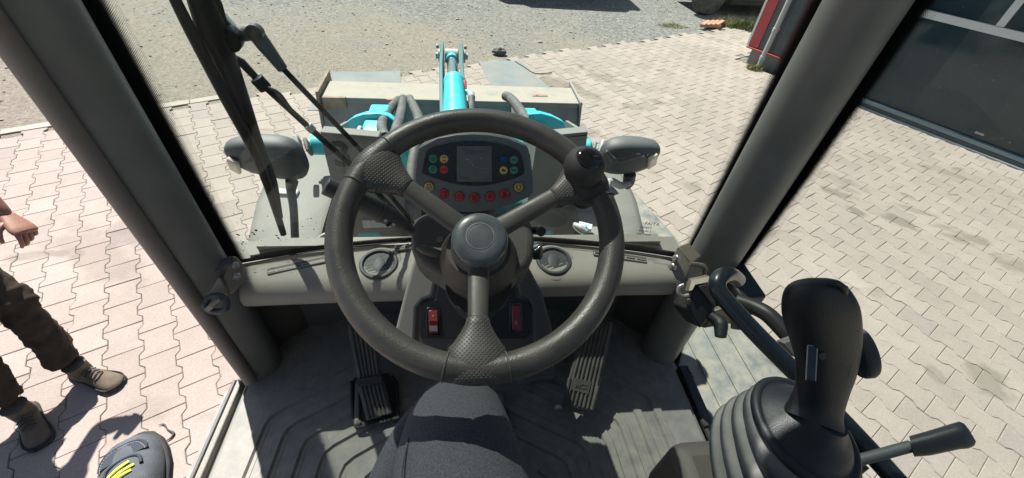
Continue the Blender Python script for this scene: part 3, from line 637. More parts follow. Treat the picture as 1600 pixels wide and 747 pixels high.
def boot_mesh(name, ankle, toe, m, msole, parent, w_=.052, L_=.29, shaft=.12):
    ankle = Vector(ankle); toe = Vector(toe); d = Vector((toe.x - ankle.x, toe.y - ankle.y, 0)).normalized(); s = Vector((d.y, -d.x, 0)); z = Vector((0, 0, 1))
    z0 = toe.z; heel = Vector((toe.x, toe.y, z0)) - d * L_
    prof = [(.0, .030, .045, .05), (.02, .036, .075, .07), (.07, .037, .105, .105), (.12, .037, .098, .098), (.16, .042, .072, .074), (.20, .049, .056, .058), (.24, .050, .046, .046), (.27, .043, .036, .036), (.288, .026, .022, .024)]
    rings = []
    for l, wd, h, hh in prof:
        l *= L_ / .29; c = heel + d * l; rings.append([c + s * x * wd * w_ / .05 + z * y for x, y in ((-1, .012), (-1.0, h * .4), (-.78, h * .8), (-.3, h), (.3, h), (.78, h * .8), (1, h * .4), (1, .012), (.6, .002), (-.6, .002))])
    up = loft(name, rings, m, parent, sub=2)
    rs = []
    for l, wd, h, hh in prof:
        l *= L_ / .29; c = heel + d * (l + (.004 if l > .2 else -.002)); k = w_ / .05 * 1.08; rs.append([c + s * wd * k * q + z * y for q, y in ((-1, .002), (-1, .020), (1, .020), (1, .002))])
    loft('sole', rs, msole, up, bevel=.004)
    a0 = heel + d * .085; tube('shaft', [a0 + z * .05, a0 + z * .09, a0 + z * .10 + z * shaft * .5, a0 + z * (.08 + shaft)], [.045, .046, .046, .050], m, up, smooth=False)
    bm = bmesh.new()
    for l, wx, h in ((.150, .030, .088), (.168, .028, .079), (.186, .026, .071)):
        c = heel + d * (l * L_ / .29); add_tube(bm, [c - s * wx + z * (h - .010), c + z * (h + .006), c + s * wx + z * (h - .010)], .0032, 6)
    finish(bm, 'laces', msole, up)
    tube('welt', [heel + d * l * L_ / .29 * 1.0 + s * q * wd_ * 1.06 * w_ / .05 + z * .024 for l, q, wd_ in ((.10, 1, .037), (.16, 1, .042), (.22, 1, .050), (.265, 1, .043), (.290, .0, .03), (.265, -1, .043), (.22, -1, .050), (.16, -1, .042), (.10, -1, .037))], .003, msole, up, seg=6)
    return up
WK = thing('person', 'person in dark brown work trousers and tan boots walking left of the cab', 'person', (-2.2, 1.35, 0))
J = dict(pel=((-2.40, 1.44, .95), (.14, .10)), bel=((-2.385, 1.44, 1.08), (.13, .10)), che=((-2.36, 1.44, 1.30), (.155, .11)), nk=((-2.34, 1.44, 1.47), .055), nk2=((-2.33, 1.43, 1.53), .052),
         hd=((-2.30, 1.42, 1.62), (.078, .09)), hd2=((-2.30, 1.42, 1.70), (.072, .085)),
         sL=((-2.30, 1.62, 1.41), .056), eL=((-2.21, 1.74, 1.13), .040), fL=((-2.11, 1.68, 1.01), .040), wL=((-2.01, 1.605, .87), .026),
         sR=((-2.42, 1.26, 1.41), .056), eR=((-2.50, 1.16, 1.13), .042), wR=((-2.42, 1.10, .88), .027),
         hL=((-2.38, 1.53, .90), .085), kL=((-2.15, 1.46, .50), .040), aL=((-2.03, 1.31, .13), .032), hR=((-2.42, 1.35, .90), .085), kR=((-2.20, 1.22, .50), .040), aR=((-2.17, 1.13, .13), .032))
Ed = [('pel', 'bel'), ('bel', 'che'), ('che', 'nk'), ('nk', 'nk2'), ('nk2', 'hd'), ('hd', 'hd2'), ('che', 'sL'), ('sL', 'eL'), ('eL', 'fL'), ('fL', 'wL'), ('che', 'sR'), ('sR', 'eR'), ('eR', 'wR'), ('pel', 'hL'), ('hL', 'kL'), ('kL', 'aL'), ('pel', 'hR'), ('hR', 'kR'), ('kR', 'aR')]
body = skin('body', J, Ed, 'skin', WK, root='pel')
merge(body, hand(None, J['wL'][0], (.095, -.060, -.055), (-.30, -.20, -.90), -1, 'skin', 1.08, .72))
merge(body, hand(None, J['wR'][0], (.03, 0, -.1), (-.4, .9, 0), -1, 'skin', 1.05, .35))
fc = Vector((.9, -.4, 0)).normalized(); hc = Vector((-2.30, 1.42, 1.66)); sd = Vector((fc.y, -fc.x, 0))
bm = bmesh.new(); add_tube(bm, [hc + fc * .08 + Vector((0, 0, .02)), hc + fc * .105 + Vector((0, 0, -.015)), hc + fc * .09 + Vector((0, 0, -.03))], [.008, .014, .01], 8)
for q in (-1, 1): add_lathe(bm, hc + sd * q * .078, sd * q, [(.001, -.01), (.022, -.005), (.024, .004), (.010, .008)], 12, sx=1.0, sy=.6)
merge(body, bm)
bm = bmesh.new()
for q in (-1, 1): bmesh.ops.create_uvsphere(bm, u_segments=10, v_segments=8, radius=.011, matrix=Matrix.Translation(hc + fc * .083 + sd * q * .03 + Vector((0, 0, .018))))
bm.free()
for q in (-1, 1):
    bm = bmesh.new(); bmesh.ops.create_uvsphere(bm, u_segments=10, v_segments=8, radius=.011, matrix=Matrix.Translation(hc + fc * .083 + sd * q * .03 + Vector((0, 0, .018)))); finish(bm, 'eye', 'whitem', WK)
loft('hair', [sup(hc + Vector((0, 0, .02)) - fc * .015, fc, sd, .100, .086, 20, 2.1), sup(hc + Vector((0, 0, .06)) - fc * .01, fc, sd, .098, .084, 20, 2.1), sup(hc + Vector((0, 0, .10)) - fc * .005, fc, sd, .07, .06, 20, 2.1), sup(hc + Vector((0, 0, .115)), fc, sd, .02, .02, 20, 2.1)], 'hair', WK, sub=1)
def wob(p, a=.012, rng=random.Random(4)): return (p[0] + rng.uniform(-a, a), p[1] + rng.uniform(-a, a), p[2])
def lerp(a, b, t): return tuple(a[i] + (b[i] - a[i]) * t for i in range(3))
JT = dict(pel=((-2.40, 1.44, .97), (.165, .125)), hL=((-2.37, 1.53, .86), .105)); ET = [('pel', 'hL'), ('pel', 'hR')]
JT['hR'] = ((-2.41, 1.34, .86), .105)
for S in 'LR':
    h, k_, a = JT['h' + S][0], J['k' + S][0], J['a' + S][0]; prev = 'h' + S
    seq = [(.33, .094, 0), (.66, .088, 0), (.9, .084, 0), (1.0, .086, 0), (.12, .078, 1), (.25, .084, 1), (.38, .072, 1), (.5, .080, 1), (.63, .068, 1), (.74, .076, 1), (.86, .066, 1), (1.0, .072, 1)]
    for i, (t_, r, ph) in enumerate(seq):
        p = lerp(h, k_, t_) if ph == 0 else lerp(k_, a, t_); JT[S + str(i)] = (wob(p, .005), r * .5 + .038); ET.append((prev, S + str(i))); prev = S + str(i)
tro = skin('trousers', JT, ET, 'trouser', WK, root='pel', sub=2)
dtx = bpy.data.textures.new('folds', 'CLOUDS'); dtx.noise_scale = .06; dtx.noise_depth = 2
dm = tro.modifiers.new('folds', 'DISPLACE'); dm.texture = dtx; dm.strength = .045; dm.mid_level = .5; dm.texture_coords = 'GLOBAL'
s_ = tro.modifiers.new('sub', 'SUBSURF'); s_.levels = 1; s_.render_levels = 1; tro.modifiers.move(1, 0)
JS = dict(pel=((-2.395, 1.44, .98), (.165, .125)), bel=((-2.385, 1.44, 1.10), (.155, .12)), che=((-2.36, 1.44, 1.32), (.175, .13)), nk=((-2.345, 1.44, 1.43), .09), sL=((-2.30, 1.62, 1.41), .075), mL=((-2.26, 1.68, 1.28), .066), sR=((-2.42, 1.26, 1.41), .075), mR=((-2.455, 1.21, 1.28), .066))
skin('shirt', JS, [('pel', 'bel'), ('bel', 'che'), ('che', 'nk'), ('che', 'sL'), ('sL', 'mL'), ('che', 'sR'), ('sR', 'mR')], 'shirt', WK, root='bel')
boot_mesh('boot', (-2.05, 1.33, .1), (-1.815, 1.255, .0), 'suede', 'sole', WK, shaft=.05)
boot_mesh('boot', (-2.17, 1.14, .1), (-1.99, .955, .0), 'suede', 'sole', WK, shaft=.05)

# the driver: only the legs, right knee under the wheel, left foot out on the sill
DR = thing('person', 'seated driver in dark grey trousers with a grey yellow laced shoe', 'person', (-.05, -.25, 1.52))
JB = dict(pel=((-.04, -.36, 1.66), (.10, .08)), bel=((-.04, -.40, 1.77), (.10, .08)), hR=((.050, -.28, 1.63), .045), mR=((.010, .05, 1.61), .04), kR=((-.014, .255, 1.575), .030), cR=((.010, .305, 1.42), .028), aR=((.03, .32, 1.24), .026), hL=((-.15, -.28, 1.62), .045), kL=((-.395, .0, 1.635), .030), cL=((-.52, .02, 1.45), .028), aL=((-.575, .165, 1.30), .030))
skin('body', JB, [('pel', 'bel'), ('pel', 'hR'), ('hR', 'mR'), ('mR', 'kR'), ('kR', 'cR'), ('cR', 'aR'), ('pel', 'hL'), ('hL', 'kL'), ('kL', 'cL'), ('cL', 'aL')], 'skin', DR, root='pel')
JD = dict(pel=((-.04, -.36, 1.66), (.17, .12)), bel=((-.04, -.40, 1.78), (.165, .12)), hR=((.050, -.26, 1.635), .105), tR=((.016, .0, 1.616), .108), tR2=((-.002, .12, 1.608), .104), kR=((-.018, .228, 1.600), .090), kR2=((-.014, .295, 1.560), .074), cR=((.010, .305, 1.42), .062), aR=((.03, .32, 1.25), .056),
          hL=((-.15, -.26, 1.62), .10), tL=((-.29, -.10, 1.63), .088), kL=((-.40, .0, 1.64), .07), cL=((-.52, .02, 1.45), .064), aL=((-.565, .14, 1.345), .05))
tr2 = skin('trousers', JD, [('pel', 'bel'), ('pel', 'hR'), ('hR', 'tR'), ('tR', 'tR2'), ('tR2', 'kR'), ('kR', 'kR2'), ('kR2', 'cR'), ('cR', 'aR'), ('pel', 'hL'), ('hL', 'tL'), ('tL', 'kL'), ('kL', 'cL'), ('cL', 'aL')], 'fabric', DR, root='pel')
# a slack fold of cloth along the inner side of the thigh
tube('trouser_seam', [(-.062, -.02, 1.716), (-.072, .10, 1.696), (-.076, .19, 1.668), (-.070, .25, 1.636)], .0016, 'fabric', tr2, seg=6)
tube('trouser_fold', [(-.128, -.02, 1.580), (-.120, .10, 1.580), (-.104, .19, 1.585), (-.080, .26, 1.588), (-.05, .31, 1.578)], [.036, .034, .028, .022, .012], 'fabric', tr2, seg=18, sharp=180)
boot_mesh('shoe', (.035, .33, 1.24), (.05, .50, 1.153), 'shoeu', 'sole', DR, shaft=.03, L_=.29)
# left shoe in close view
def shoe():
    toe = at_z(190, 679, 1.235); d = toe - at_z(222, 900, 1.235); d.z = 0; d.normalize(); s = Vector((d.y, -d.x, 0)); z = Vector((0, 0, 1)); toe.z = 1.185
    def C(l): return toe - d * l
    prof = [(.000, .016, .020), (.004, .028, .034), (.014, .041, .045), (.035, .051, .054), (.065, .056, .060), (.10, .056, .068), (.13, .050, .080), (.16, .045, .092), (.20, .041, .095), (.25, .038, .085), (.285, .030, .07), (.297, .014, .05)]
    rings = []
    for l, wd, h in prof:
        rings.append([C(l) + s * x * wd + z * y for x, y in ((-1.0, .020), (-1.0, h * .45), (-.86, h * .78), (-.5, h * .97), (0, h * 1.03), (.5, h * .97), (.86, h * .78), (1.0, h * .45), (1.0, .020), (.5, .016), (0, .016), (-.5, .016))])
    up_ = loft('shoe', rings, 'shoeu', DR, sub=2, label='grey blue suede shoe with yellow laces')
    rs = [[C(l - (.005 if l < .1 else 0)) + s * wd * q * 1.07 + z * y for q, y in ((-1, .0), (-1.02, .012), (-1.0, .024), (1.0, .024), (1.02, .012), (1, .0))] for l, wd, h in prof]
    loft('sole', rs, 'sole', up_, bevel=.004)
    def top(l, x, dz=.0):
        for i in range(len(prof) - 1):
            if prof[i][0] <= l <= prof[i + 1][0]:
                k = (l - prof[i][0]) / (prof[i + 1][0] - prof[i][0]); wd = prof[i][1] + (prof[i + 1][1] - prof[i][1]) * k; h = prof[i][2] + (prof[i + 1][2] - prof[i][2]) * k
        q = min(abs(x / wd), 1); hh = h * (1.0 - .03 * q - .50 * max(0, q - .5) ** 1.6)
        return C(l) + s * x + z * (hh + dz - .0015)
    # inset toe panel, framed by a raised overlay and two rows of stitching
    bm = bmesh.new(); nx = 12
    g = []
    for l in np.linspace(.030, .064, 7):
        wl = .018 + .022 * min(1, (l - .028) / .020) ** .5; g.append([bm.verts.new(top(l, x, .0012)) for x in np.linspace(-wl, wl, nx)])
    for i in range(6):
        for j in range(nx - 1): bm.faces.new((g[i][j], g[i][j + 1], g[i + 1][j + 1], g[i + 1][j]))
    finish(bm, 'toe_panel', 'shoed', up_)
    loop = [(.066, -.042), (.050, -.040), (.036, -.031), (.029, -.016), (.028, .0), (.029, .014), (.037, .028), (.050, .036), (.063, .040)]
    tube('overlay_edge', [top(l, x, .001) for l, x in loop], .0016, 'shoed', up_, seg=8)
    bm = bmesh.new(); P = smooth_path([top(l + .004, x * .93, .0016) for l, x in loop], 6)
    for i in range(0, len(P) - 1, 2): add_tube(bm, [P[i], P[i + 1]], .00055, 6, False)
    finish(bm, 'stitching', 'stitch', up_)
    tube('tongue_edge', [top(l, x, .002) for l, x in ((.10, -.030), (.080, -.028), (.070, -.012), (.069, .010), (.078, .026), (.10, .030))], .003, 'shoed', up_, seg=8)
    for k, (a, b) in enumerate([((.098, -.022), (.084, .012)), ((.108, -.016), (.098, .020)), ((.120, -.020), (.110, .016))]):
        p, q = top(a[0], a[1], .005), top(b[0], b[1], .005); tube('lace', [p, (p + q) / 2 + z * .004, q], .0027, 'lace', up_, seg=10, flat=.6)
shoe()

# ================================================================== THE LOADER (cab, front frame, bucket)
LD = thing('wheel_loader', 'compact wheel loader with grey cab interior, cyan tilt cylinder and steel bucket', 'wheel loader', (0, .3, 1.15))
FZ = 1.15
def FRX(x, y): return x - .022 * y
# ---- cab floor and ridged mat
prism('cab_floor', [(-.585, -1.0, FZ - .012), (.64, -1.0, FZ - .012), (.60, .60, FZ - .012), (.50, .86, FZ - .012), (-.50, .86, FZ - .012), (-.575, .60, FZ - .012)], (0, 0, -.09), 'frame', LD, bevel=.004)
def floor_mat():
    bm = bmesh.new()
    add_prism(bm, [(-.572, -.9, FZ - .010), (.600, -.9, FZ - .010), (.588, .60, FZ - .010), (.47, .80, FZ - .010), (-.47, .80, FZ - .010), (-.560, .60, FZ - .010)], (0, 0, .010))
    def strip(pts, w_, h):
        P = [Vector((x, y, FZ)) for x, y in pts]; P = [Vector((p.x, p.y, FZ)) for p in P]
        rings = []
        for i, p in enumerate(P):
            t = (P[min(i + 1, len(P) - 1)] - P[max(i - 1, 0)]).normalized(); s = Vector((t.y, -t.x, 0))
            rings.append([p - s * w_ / 2 + Vector((0, 0, -.001)), p - s * w_ * .32 + Vector((0, 0, h)), p + s * w_ * .32 + Vector((0, 0, h)), p + s * w_ / 2 + Vector((0, 0, -.001))])
        add_rings(bm, rings)
    for sg in (-1, 1):
        for k in range(8):
            x0 = sg * (.535 - .052 * k); x1 = sg * (.490 - .050 * k) ; yk = .50 - .030 * k
            pts = [(x0, -.8), (x0 - sg * .006, .0), (x1 + sg * .006, yk - .025), (x1 - sg * .002, yk + .0), (x1 - sg * .022, yk + .018), (x1 - sg * .12, yk + .072), (x1 - sg * .20, yk + .115)]
            if abs(pts[-1][0]) < .02 or pts[-1][0] * sg < 0: pts = pts[:5]
            strip(pts, .028, .0068)
            if k < 7: strip([(x - sg * .021, y) for x, y in pts[:3]], .0025, .0012)
    # upstand bosses round the pillar feet
    return finish(bm, 'floor_mat', 'floor', LD, sharp=30)
fm = floor_mat()
# door sill on the open left side
prism('door_sill', [(-.580, .60, FZ + .004), (-.593, .60, FZ + .004), (-.615, -1.0, FZ + .004), (-.600, -1.0, FZ + .004)], (0, 0, -.03), 'floor', LD, bevel=.003)
prism('sill_seal', [(-.5945, .60, FZ + .006), (-.602, .60, FZ + .006), (-.624, -1.0, FZ + .006), (-.6165, -1.0, FZ + .006)], (0, 0, -.03), 'vent', LD, bevel=.002)
prism('sill_ledge', [(-.60, .64, FZ - .06), (-.648, .60, FZ - .06), (-.69, -1.0, FZ - .06), (-.62, -1.0, FZ - .06)], (0, 0, -.05), 'floor', LD, bevel=.004)

# ---- pillars
def pillar(bot, top, parent=LD, name='front_pillar', r=.0535):
    b, t = Vector(bot), Vector(top); rings = []
    for k in range(13):
        q = k / 12; c = b.lerp(t, q); d = Vector((c.x, c.y, 0)).normalized(); s = Vector((d.y, -d.x, 0))
        rings.append(sup(c, s, d, r, r * 1.25, 40, 2.5))
    return loft(name, rings, 'pillar', parent, sharp=60)
tube('door_frame_edge', [(-.550, .5865, FZ + .02), (-.550, .5840, 2.71)], .0150, 'edge', LD, smooth=False, seg=20)
for x_, y_, n_ in ((-.5205, .677, 'pillar_highlight'), (.545, .668, 'pillar_highlight')): tube(n_, [(x_, y_, 1.46), (x_ + (.016 if x_ > 0 else 0), y_ - .012, 2.70)], .0032, 'ltgrey', LD, smooth=False, seg=10)  # thin light tube paints a bevel highlight along each pillar's inner edge
pl = pillar((-.562, .660, FZ), (-.562, .655, 2.72)); prr = pillar((.580, .652, FZ), (.598, .628, 2.72))
for x, m_ in ((-.60, 1), (.62, 1)): box('rear_pillar', (x, -.95, 1.95), (.09, .12, 1.6), 'pillar', LD, bevel=.02, seg=3)
# roof
loft('roof', [[(x * k, -1.15 if y < 0 else .80 - (1 - k) * .5, z) for x, y in ((-.68, -1), (.70, -1), (.70, 1), (-.68, 1))] for z, k in ((2.715, .97), (2.74, 1.0), (2.84, .99), (2.88, .9))], 'headliner', LD, bevel=.02)
prism('rear_wall', [(-.56, -1.0, 1.15), (.58, -1.0, 1.15), (.58, -1.0, 1.75), (-.56, -1.0, 1.75)], (0, .03, 0), 'pillar', LD)
rp = bmesh.new(); rp.faces.new([rp.verts.new(p) for p in ((-.555, -.985, 1.752), (.575, -.985, 1.752), (.575, -.985, 2.71), (-.555, -.985, 2.71))]); finish(rp, 'rear_window', 'sideglass', LD, smooth=False)
# seat
st = box('seat', (0, -.32, 1.48), (.50, .50, .13), 'seat', LD, bevel=.04, seg=4); box('backrest', (0, -.66, 1.85), (.48, .13, .66), 'seat', st, rot=Matrix.Rotation(-.15, 3, 'X'), bevel=.05, seg=4)
box('seat_base', (0, -.34, 1.28), (.36, .40, .262), 'black', st, bevel=.01)

# ---- windscreen: curved pane with printed black border
def gy(x): return .805 - .075 * (x / .55) ** 2
ZB, ZT = 1.448, 2.715
def pane(name, m, x0, x1, z0, z1, off, parent, n=24, uvx=None, uvz=False):
    bm = bmesh.new(); uvl = bm.loops.layers.uv.new('UVMap'); rows = []
    xs = np.linspace(x0, x1, n)
    for z in (z0, z1): rows.append([bm.verts.new((x, gy(x) + off + (z - 1.45) * -.01, z)) for x in xs])
    for i in range(n - 1):
        f = bm.faces.new((rows[0][i], rows[0][i + 1], rows[1][i + 1], rows[1][i]))
        for l in f.loops:
            co = l.vert.co
            if uvz: l[uvl].uv = (co.z - z0, co.x)
            elif uvx is not None: l[uvl].uv = (abs(co.x - uvx), co.z)
    return finish(bm, name, m, parent, smooth=True, sharp=180)
ws = pane('windscreen', 'windscreen', -.60, .632, ZB, ZT, 0, LD, 32)
pane('frit_border', 'fritsolid', -.60, -.527, ZB, ZT, -.0015, ws, 6); pane('frit_border', 'frit', -.527, -.505, ZB, ZT, -.0015, ws, 5, uvx=-.527)
pane('frit_border', 'fritsolid', .574, .632, ZB, ZT, -.0015, ws, 6); pane('frit_border', 'frit', .552, .574, ZB, ZT, -.0015, ws, 5, uvx=.574)
pane('frit_border', 'fritsolid', -.527, .574, ZB, ZB + .012, -.0015, ws, 32); pane('frit_border', 'frit', -.505, .552, ZB + .012, ZB + .020, -.0015, ws, 32, uvz=True)
# maker's print etched on the screen, read from outside
for k, (s, z, sz) in enumerate((('FAITA', 1.548, .014), ('SAFETY', 1.534, .009), ('43R-0012', 1.523, .008), ('AS2  M204', 1.512, .008))):
    x = .463 if k == 0 else .452
    text('glass_mark', s, sz, (x, gy(x) - .004, z), (1, -.16, 0), (0, 0, 1), 'label', ws, ext=.0002)

# panel that closes the nose of the cab under the screen
bm = bmesh.new(); xs_ = np.linspace(-.60, .63, 30); rr_ = []
for x in xs_: rr_.append([Vector((x, gy(x) + .010, 1.10)), Vector((x, gy(x) + .028, 1.10)), Vector((x, gy(x) + .028, 1.422)), Vector((x, gy(x) + .010, 1.436))])
add_rings(bm, rr_); finish(bm, 'screen_cowl', 'hood', LD, sharp=40)
# grit and insect marks stuck to the foot of the screen
bm = bmesh.new(); rg = random.Random(21)
for px, py, r in [(372, 367, .004), (394, 363, .003), (400, 360, .004), (397, 366, .003), (378, 381, .004), (380, 378, .003), (403, 372, .002), (432, 368, .003), (435, 372, .003), (411, 361, .002), (380, 392, .002)] + [(rg.uniform(365, 520), rg.uniform(330, 385), rg.choice((.001, .0015, .002))) for _ in range(30)] + [(rg.uniform(820, 1040), rg.uniform(300, 380), rg.choice((.001, .0012, .0016))) for _ in range(18)]:
    p = at_y(px, py, .79); p = at_y(px, py, gy(p.x) + .003)
    bmesh.ops.create_icosphere(bm, subdivisions=1, radius=1, matrix=Matrix.Translation(p) @ Matrix.Rotation(rg.uniform(0, 3), 4, 'Y') @ Matrix.Diagonal((r * rg.uniform(.6, 1.5), .0006, r * rg.uniform(.4, .9), 1)))
gf = finish(bm, 'screen_grit', 'rubber', ws, smooth=False); gf['kind'] = 'stuff'

# ---- right hand door: glass with dotted border and black seal
GX = .640
def q3(bm, uvl, pts, uvs):
    f = bm.faces.new([bm.verts.new(p) for p in pts])
    for l, u in zip(f.loops, uvs): l[uvl].uv = u
def side_glass():
    # front edge leans back slightly and runs down behind the pillar; lower edge rises towards the rear
    fr = lambda z: .690 - .035 * max(0, (z - 1.2)) - .0
    bm = bmesh.new(); zs = np.linspace(1.10, 2.70, 12)
    low = [(GX, .655, 1.085), (GX, .44, 1.135), (GX, -.9, 1.135)]
    bm.faces.new([bm.verts.new(p) for p in (low + [(GX, -.9, 2.70), (GX, fr(2.7), 2.70), (GX, fr(1.2), 1.2)])])
    g = finish(bm, 'door_window', 'sideglass', LD, smooth=False)
    edge = [(fr(z), z) for z in (2.70, 2.2, 1.8, 1.5, 1.2)] + [(.655, 1.085)]
    bm = bmesh.new(); uvl = bm.loops.layers.uv.new('UVMap'); bm2 = bmesh.new(); uvl2 = bm2.loops.layers.uv.new('UVMap')
    W1, W2 = .105, .024
    for (y0, z0), (y1, z1) in zip(edge[:-1], edge[1:]):
        q3(bm2, uvl2, [(GX - .003, y0 + .05, z0), (GX - .003, y1 + .05, z1), (GX - .003, y1 - SW(z1), z1), (GX - .003, y0 - SW(z0), z0)], [(0, 0)] * 4)
        q3(bm, uvl, [(GX - .003, y0 - SW(z0), z0), (GX - .003, y1 - SW(z1), z1), (GX - .003, y1 - SW(z1) - W2, z1), (GX - .003, y0 - SW(z0) - W2, z0)], [(0, z0), (0, z1), (W2, z1), (W2, z0)])
    finish(bm2, 'frit_border', 'fritsolid', g, smooth=False); finish(bm, 'frit_border', 'frit', g, smooth=False)
    return g
def SW(z): return .040 + .030 * max(0, min(1, (z - 1.2) / .4))
sg_ = side_glass()
tube('door_seal', [at_x(1090 + 15, 668, GX - .012), at_x(1096, 655, GX - .012), at_x(1068, 613, GX - .012), at_x(1044, 575, GX - .012), at_x(1058, 545, GX - .012), at_x(1085, 500, GX - .012)], .0085, 'rubber', LD, smooth=False)
tube('door_seal', [at_x(1096, 655, GX - .012), (GX - .012, .30, 1.125), (GX - .012, -.9, 1.125)], .0085, 'rubber', LD, smooth=False)
box('door_lower', (GX, -.25, 1.05), (.03, 1.7, .14), 'black', LD)
# print on the lower door glass
o_ = at_x(1078, 583, GX - .004); u_ = (at_x(1086, 594, GX - .004) - at_x(1070, 571, GX - .004)).normalized(); v_ = Vector((1, 0, 0)).cross(u_) * -1
vv = u_.cross(Vector((-1, 0, 0))); vv = vv if vv.z > 0 else -vv
for k, (s, sz) in enumerate((('FAITA', .016), ('SAFETY', .008), ('43R-0012', .008), ('AS2', .007))):
    text('glass_mark', s, sz, o_ - vv * (.013 * k + (.004 if k else 0)), u_, vv, 'label', sg_, ext=.0002, bold=.0004 if k == 0 else 0)

# ---- firewall and side trims under the dash
prism('firewall', [(-.52, .83, 1.15), (.54, .83, 1.15), (.54, .80, 1.44), (-.52, .80, 1.44)], (0, .03, 0), 'shroud', LD)
for sg in (-1, 1):
    loft('corner_trim', [[(sg * .52, .70, z), (sg * .60, .66, z), (sg * .60, .84, z), (sg * .40, .84, z), (sg * .42, .80, z)] for z in (1.15, 1.30, 1.42)], 'shroud', LD)

# ---- step plate outside on the right
prism('side_platform', [(.655, -.9, .93), (1.12, -.9, .93), (1.10, .75, .93), (.99, 1.34, .93), (.90, 1.72, .93), (.66, 1.74, .93)], (0, 0, -.05), 'stepm', LD, bevel=.006)
spm = bmesh.new()
for k in range(4): add_box(spm, (.74 + .085 * k, .30, .934), (.008, 1.9, .006), Matrix.Rotation(.03, 3, 'Z'))
finish(spm, 'platform_rib', 'stepm', LD, bevel=.001)

# ---- front frame: fenders, wheels, boom tower, boom, bucket
def fender(sg):
    ys = [(.828, 1.16, .640), (.87, 1.172, .660), (1.0, 1.195, .69), (1.15, 1.21, .72), (1.3, 1.215, .745), (1.45, 1.21, .757), (1.6, 1.185, .752), (1.74, 1.135, .735), (1.86, 1.06, .712), (1.96, .95, .69), (2.02, .80, .67)]
    rings = []
    for y, z, xo in ys:
        xi = .455
        P = [(xi, z - .05), (xi, z - .004), (xi + .012, z + .002), (xi + .10, z + .006), (xo - .12, z + .004), (xo - .05, z - .004), (xo - .018, z - .022), (xo, z - .06), (xo, z - .14), (xo - .02, z - .14), (xo - .03, z - .06), (xi + .05, z - .05)]
        rings.append([(FRX(sg * a, y) - (0.012 if sg < 0 else 0), y, b) for a, b in P])
    f = loft('fender', rings, 'hood', LD, sharp=50)
    return f
for sg in (-1, 1):
    fender(sg)
    wheel_at(LD, (FRX(sg * .62, 1.5), 1.5, .50), (sg, 0, 0), .50, .32, name='front_wheel')
    wheel_at(LD, (sg * .66, -.9, .50), (sg, 0, 0), .50, .32, name='rear_wheel')
prism('front_chassis', [(FRX(-.44, 1), .86, .60), (FRX(.44, 1), .86, .60), (FRX(.44, 1.8), 1.9, .60), (FRX(-.44, 1.8), 1.9, .60)], (0, 0, .33), 'frame', LD, bevel=.01)
YP = 1.30; PP = Plane((0, YP, 1.2), (1, 0, 0), (0, 0, 1))
def tower(outline, name='boom_tower', extra=None):
    pts = [PP.hit(x, y) for x, y in outline]
    t = prism(name, pts, (0, .012, 0), 'frame', LD, bevel=.003); return t
tl_ = tower([(500, 212), (560, 217), (590, 220), (613, 233), (655, 300), (668, 440), (556, 440)])
tr_ = tower([(838, 224), (850, 217), (918, 209), (893, 372), (888, 440), (806, 440), (822, 330)])
# side flanges behind the faces so the towers have depth
def flange(a, b, parent, dx_=0):
    A_, B_ = PP.hit(*a), PP.hit(*b); prism('tower_flange', [A_ + Vector((0, .014, 0)), B_ + Vector((0, .014, 0)), B_ + Vector((0, .40, -.02)), A_ + Vector((0, .30, -.10))], (.014, 0, 0), 'frame', parent, bevel=.002)
flange((501, 213), (556, 440), tl_); flange((640, 300), (655, 440), tl_); flange((914, 210), (885, 440), tr_); flange((838, 226), (812, 440), tr_)
# lips and lugs at the tower heads
for (a, b, p_) in (((500, 206), (592, 214), tl_), ((846, 213), (919, 206), tr_)):
    A_, B_ = PP.hit(*a), PP.hit(*b); prism('tower_lip', [A_, B_, B_ + Vector((0, .05, -.004)), A_ + Vector((0, .05, -.004))], (0, 0, -.018), 'hood', p_, bevel=.003)
text('number_decal', '3', .135, PP.hit(534, 243) + Vector((0, -.002, 0)), (1, 0, 0), (0, 0, 1), 'decal', tl_, bold=.003)
text('number_decal', '3', .12, PP.hit(876, 312) + Vector((0, -.002, 0)), (1, 0, 0), (0, 0, 1), 'decal', tr_, bold=.003)
a_ = [PP.hit(x, y) + Vector((0, -.0015, 0)) for x, y in ((566, 344), (622, 343), (624, 354), (568, 356))]; prism('paper_sticker', a_, (0, -.0008, 0), 'sticker', tl_, smooth=False)
a_ = [PP.hit(x, y) + Vector((0, -.0015, 0)) for x, y in ((537, 283), (556, 282), (557, 287), (538, 288))]; prism('paper_sticker', a_, (0, -.0008, 0), 'sticker', tl_, smooth=False)
box('tower_cross', (FRX(0, 1.5), 1.5, .98), (.62, .10, .18), 'teal', LD, bevel=.02)
# centre cover ahead of the screen
loft('centre_cover', [[(x, y, z) for x in (-.23, .21)] + [(x, y, z - .03) for x in (.21, -.23)] for y, z in ((.83, 1.12), (1.1, 1.12), (1.285, 1.08))], 'frame', LD, bevel=.004)

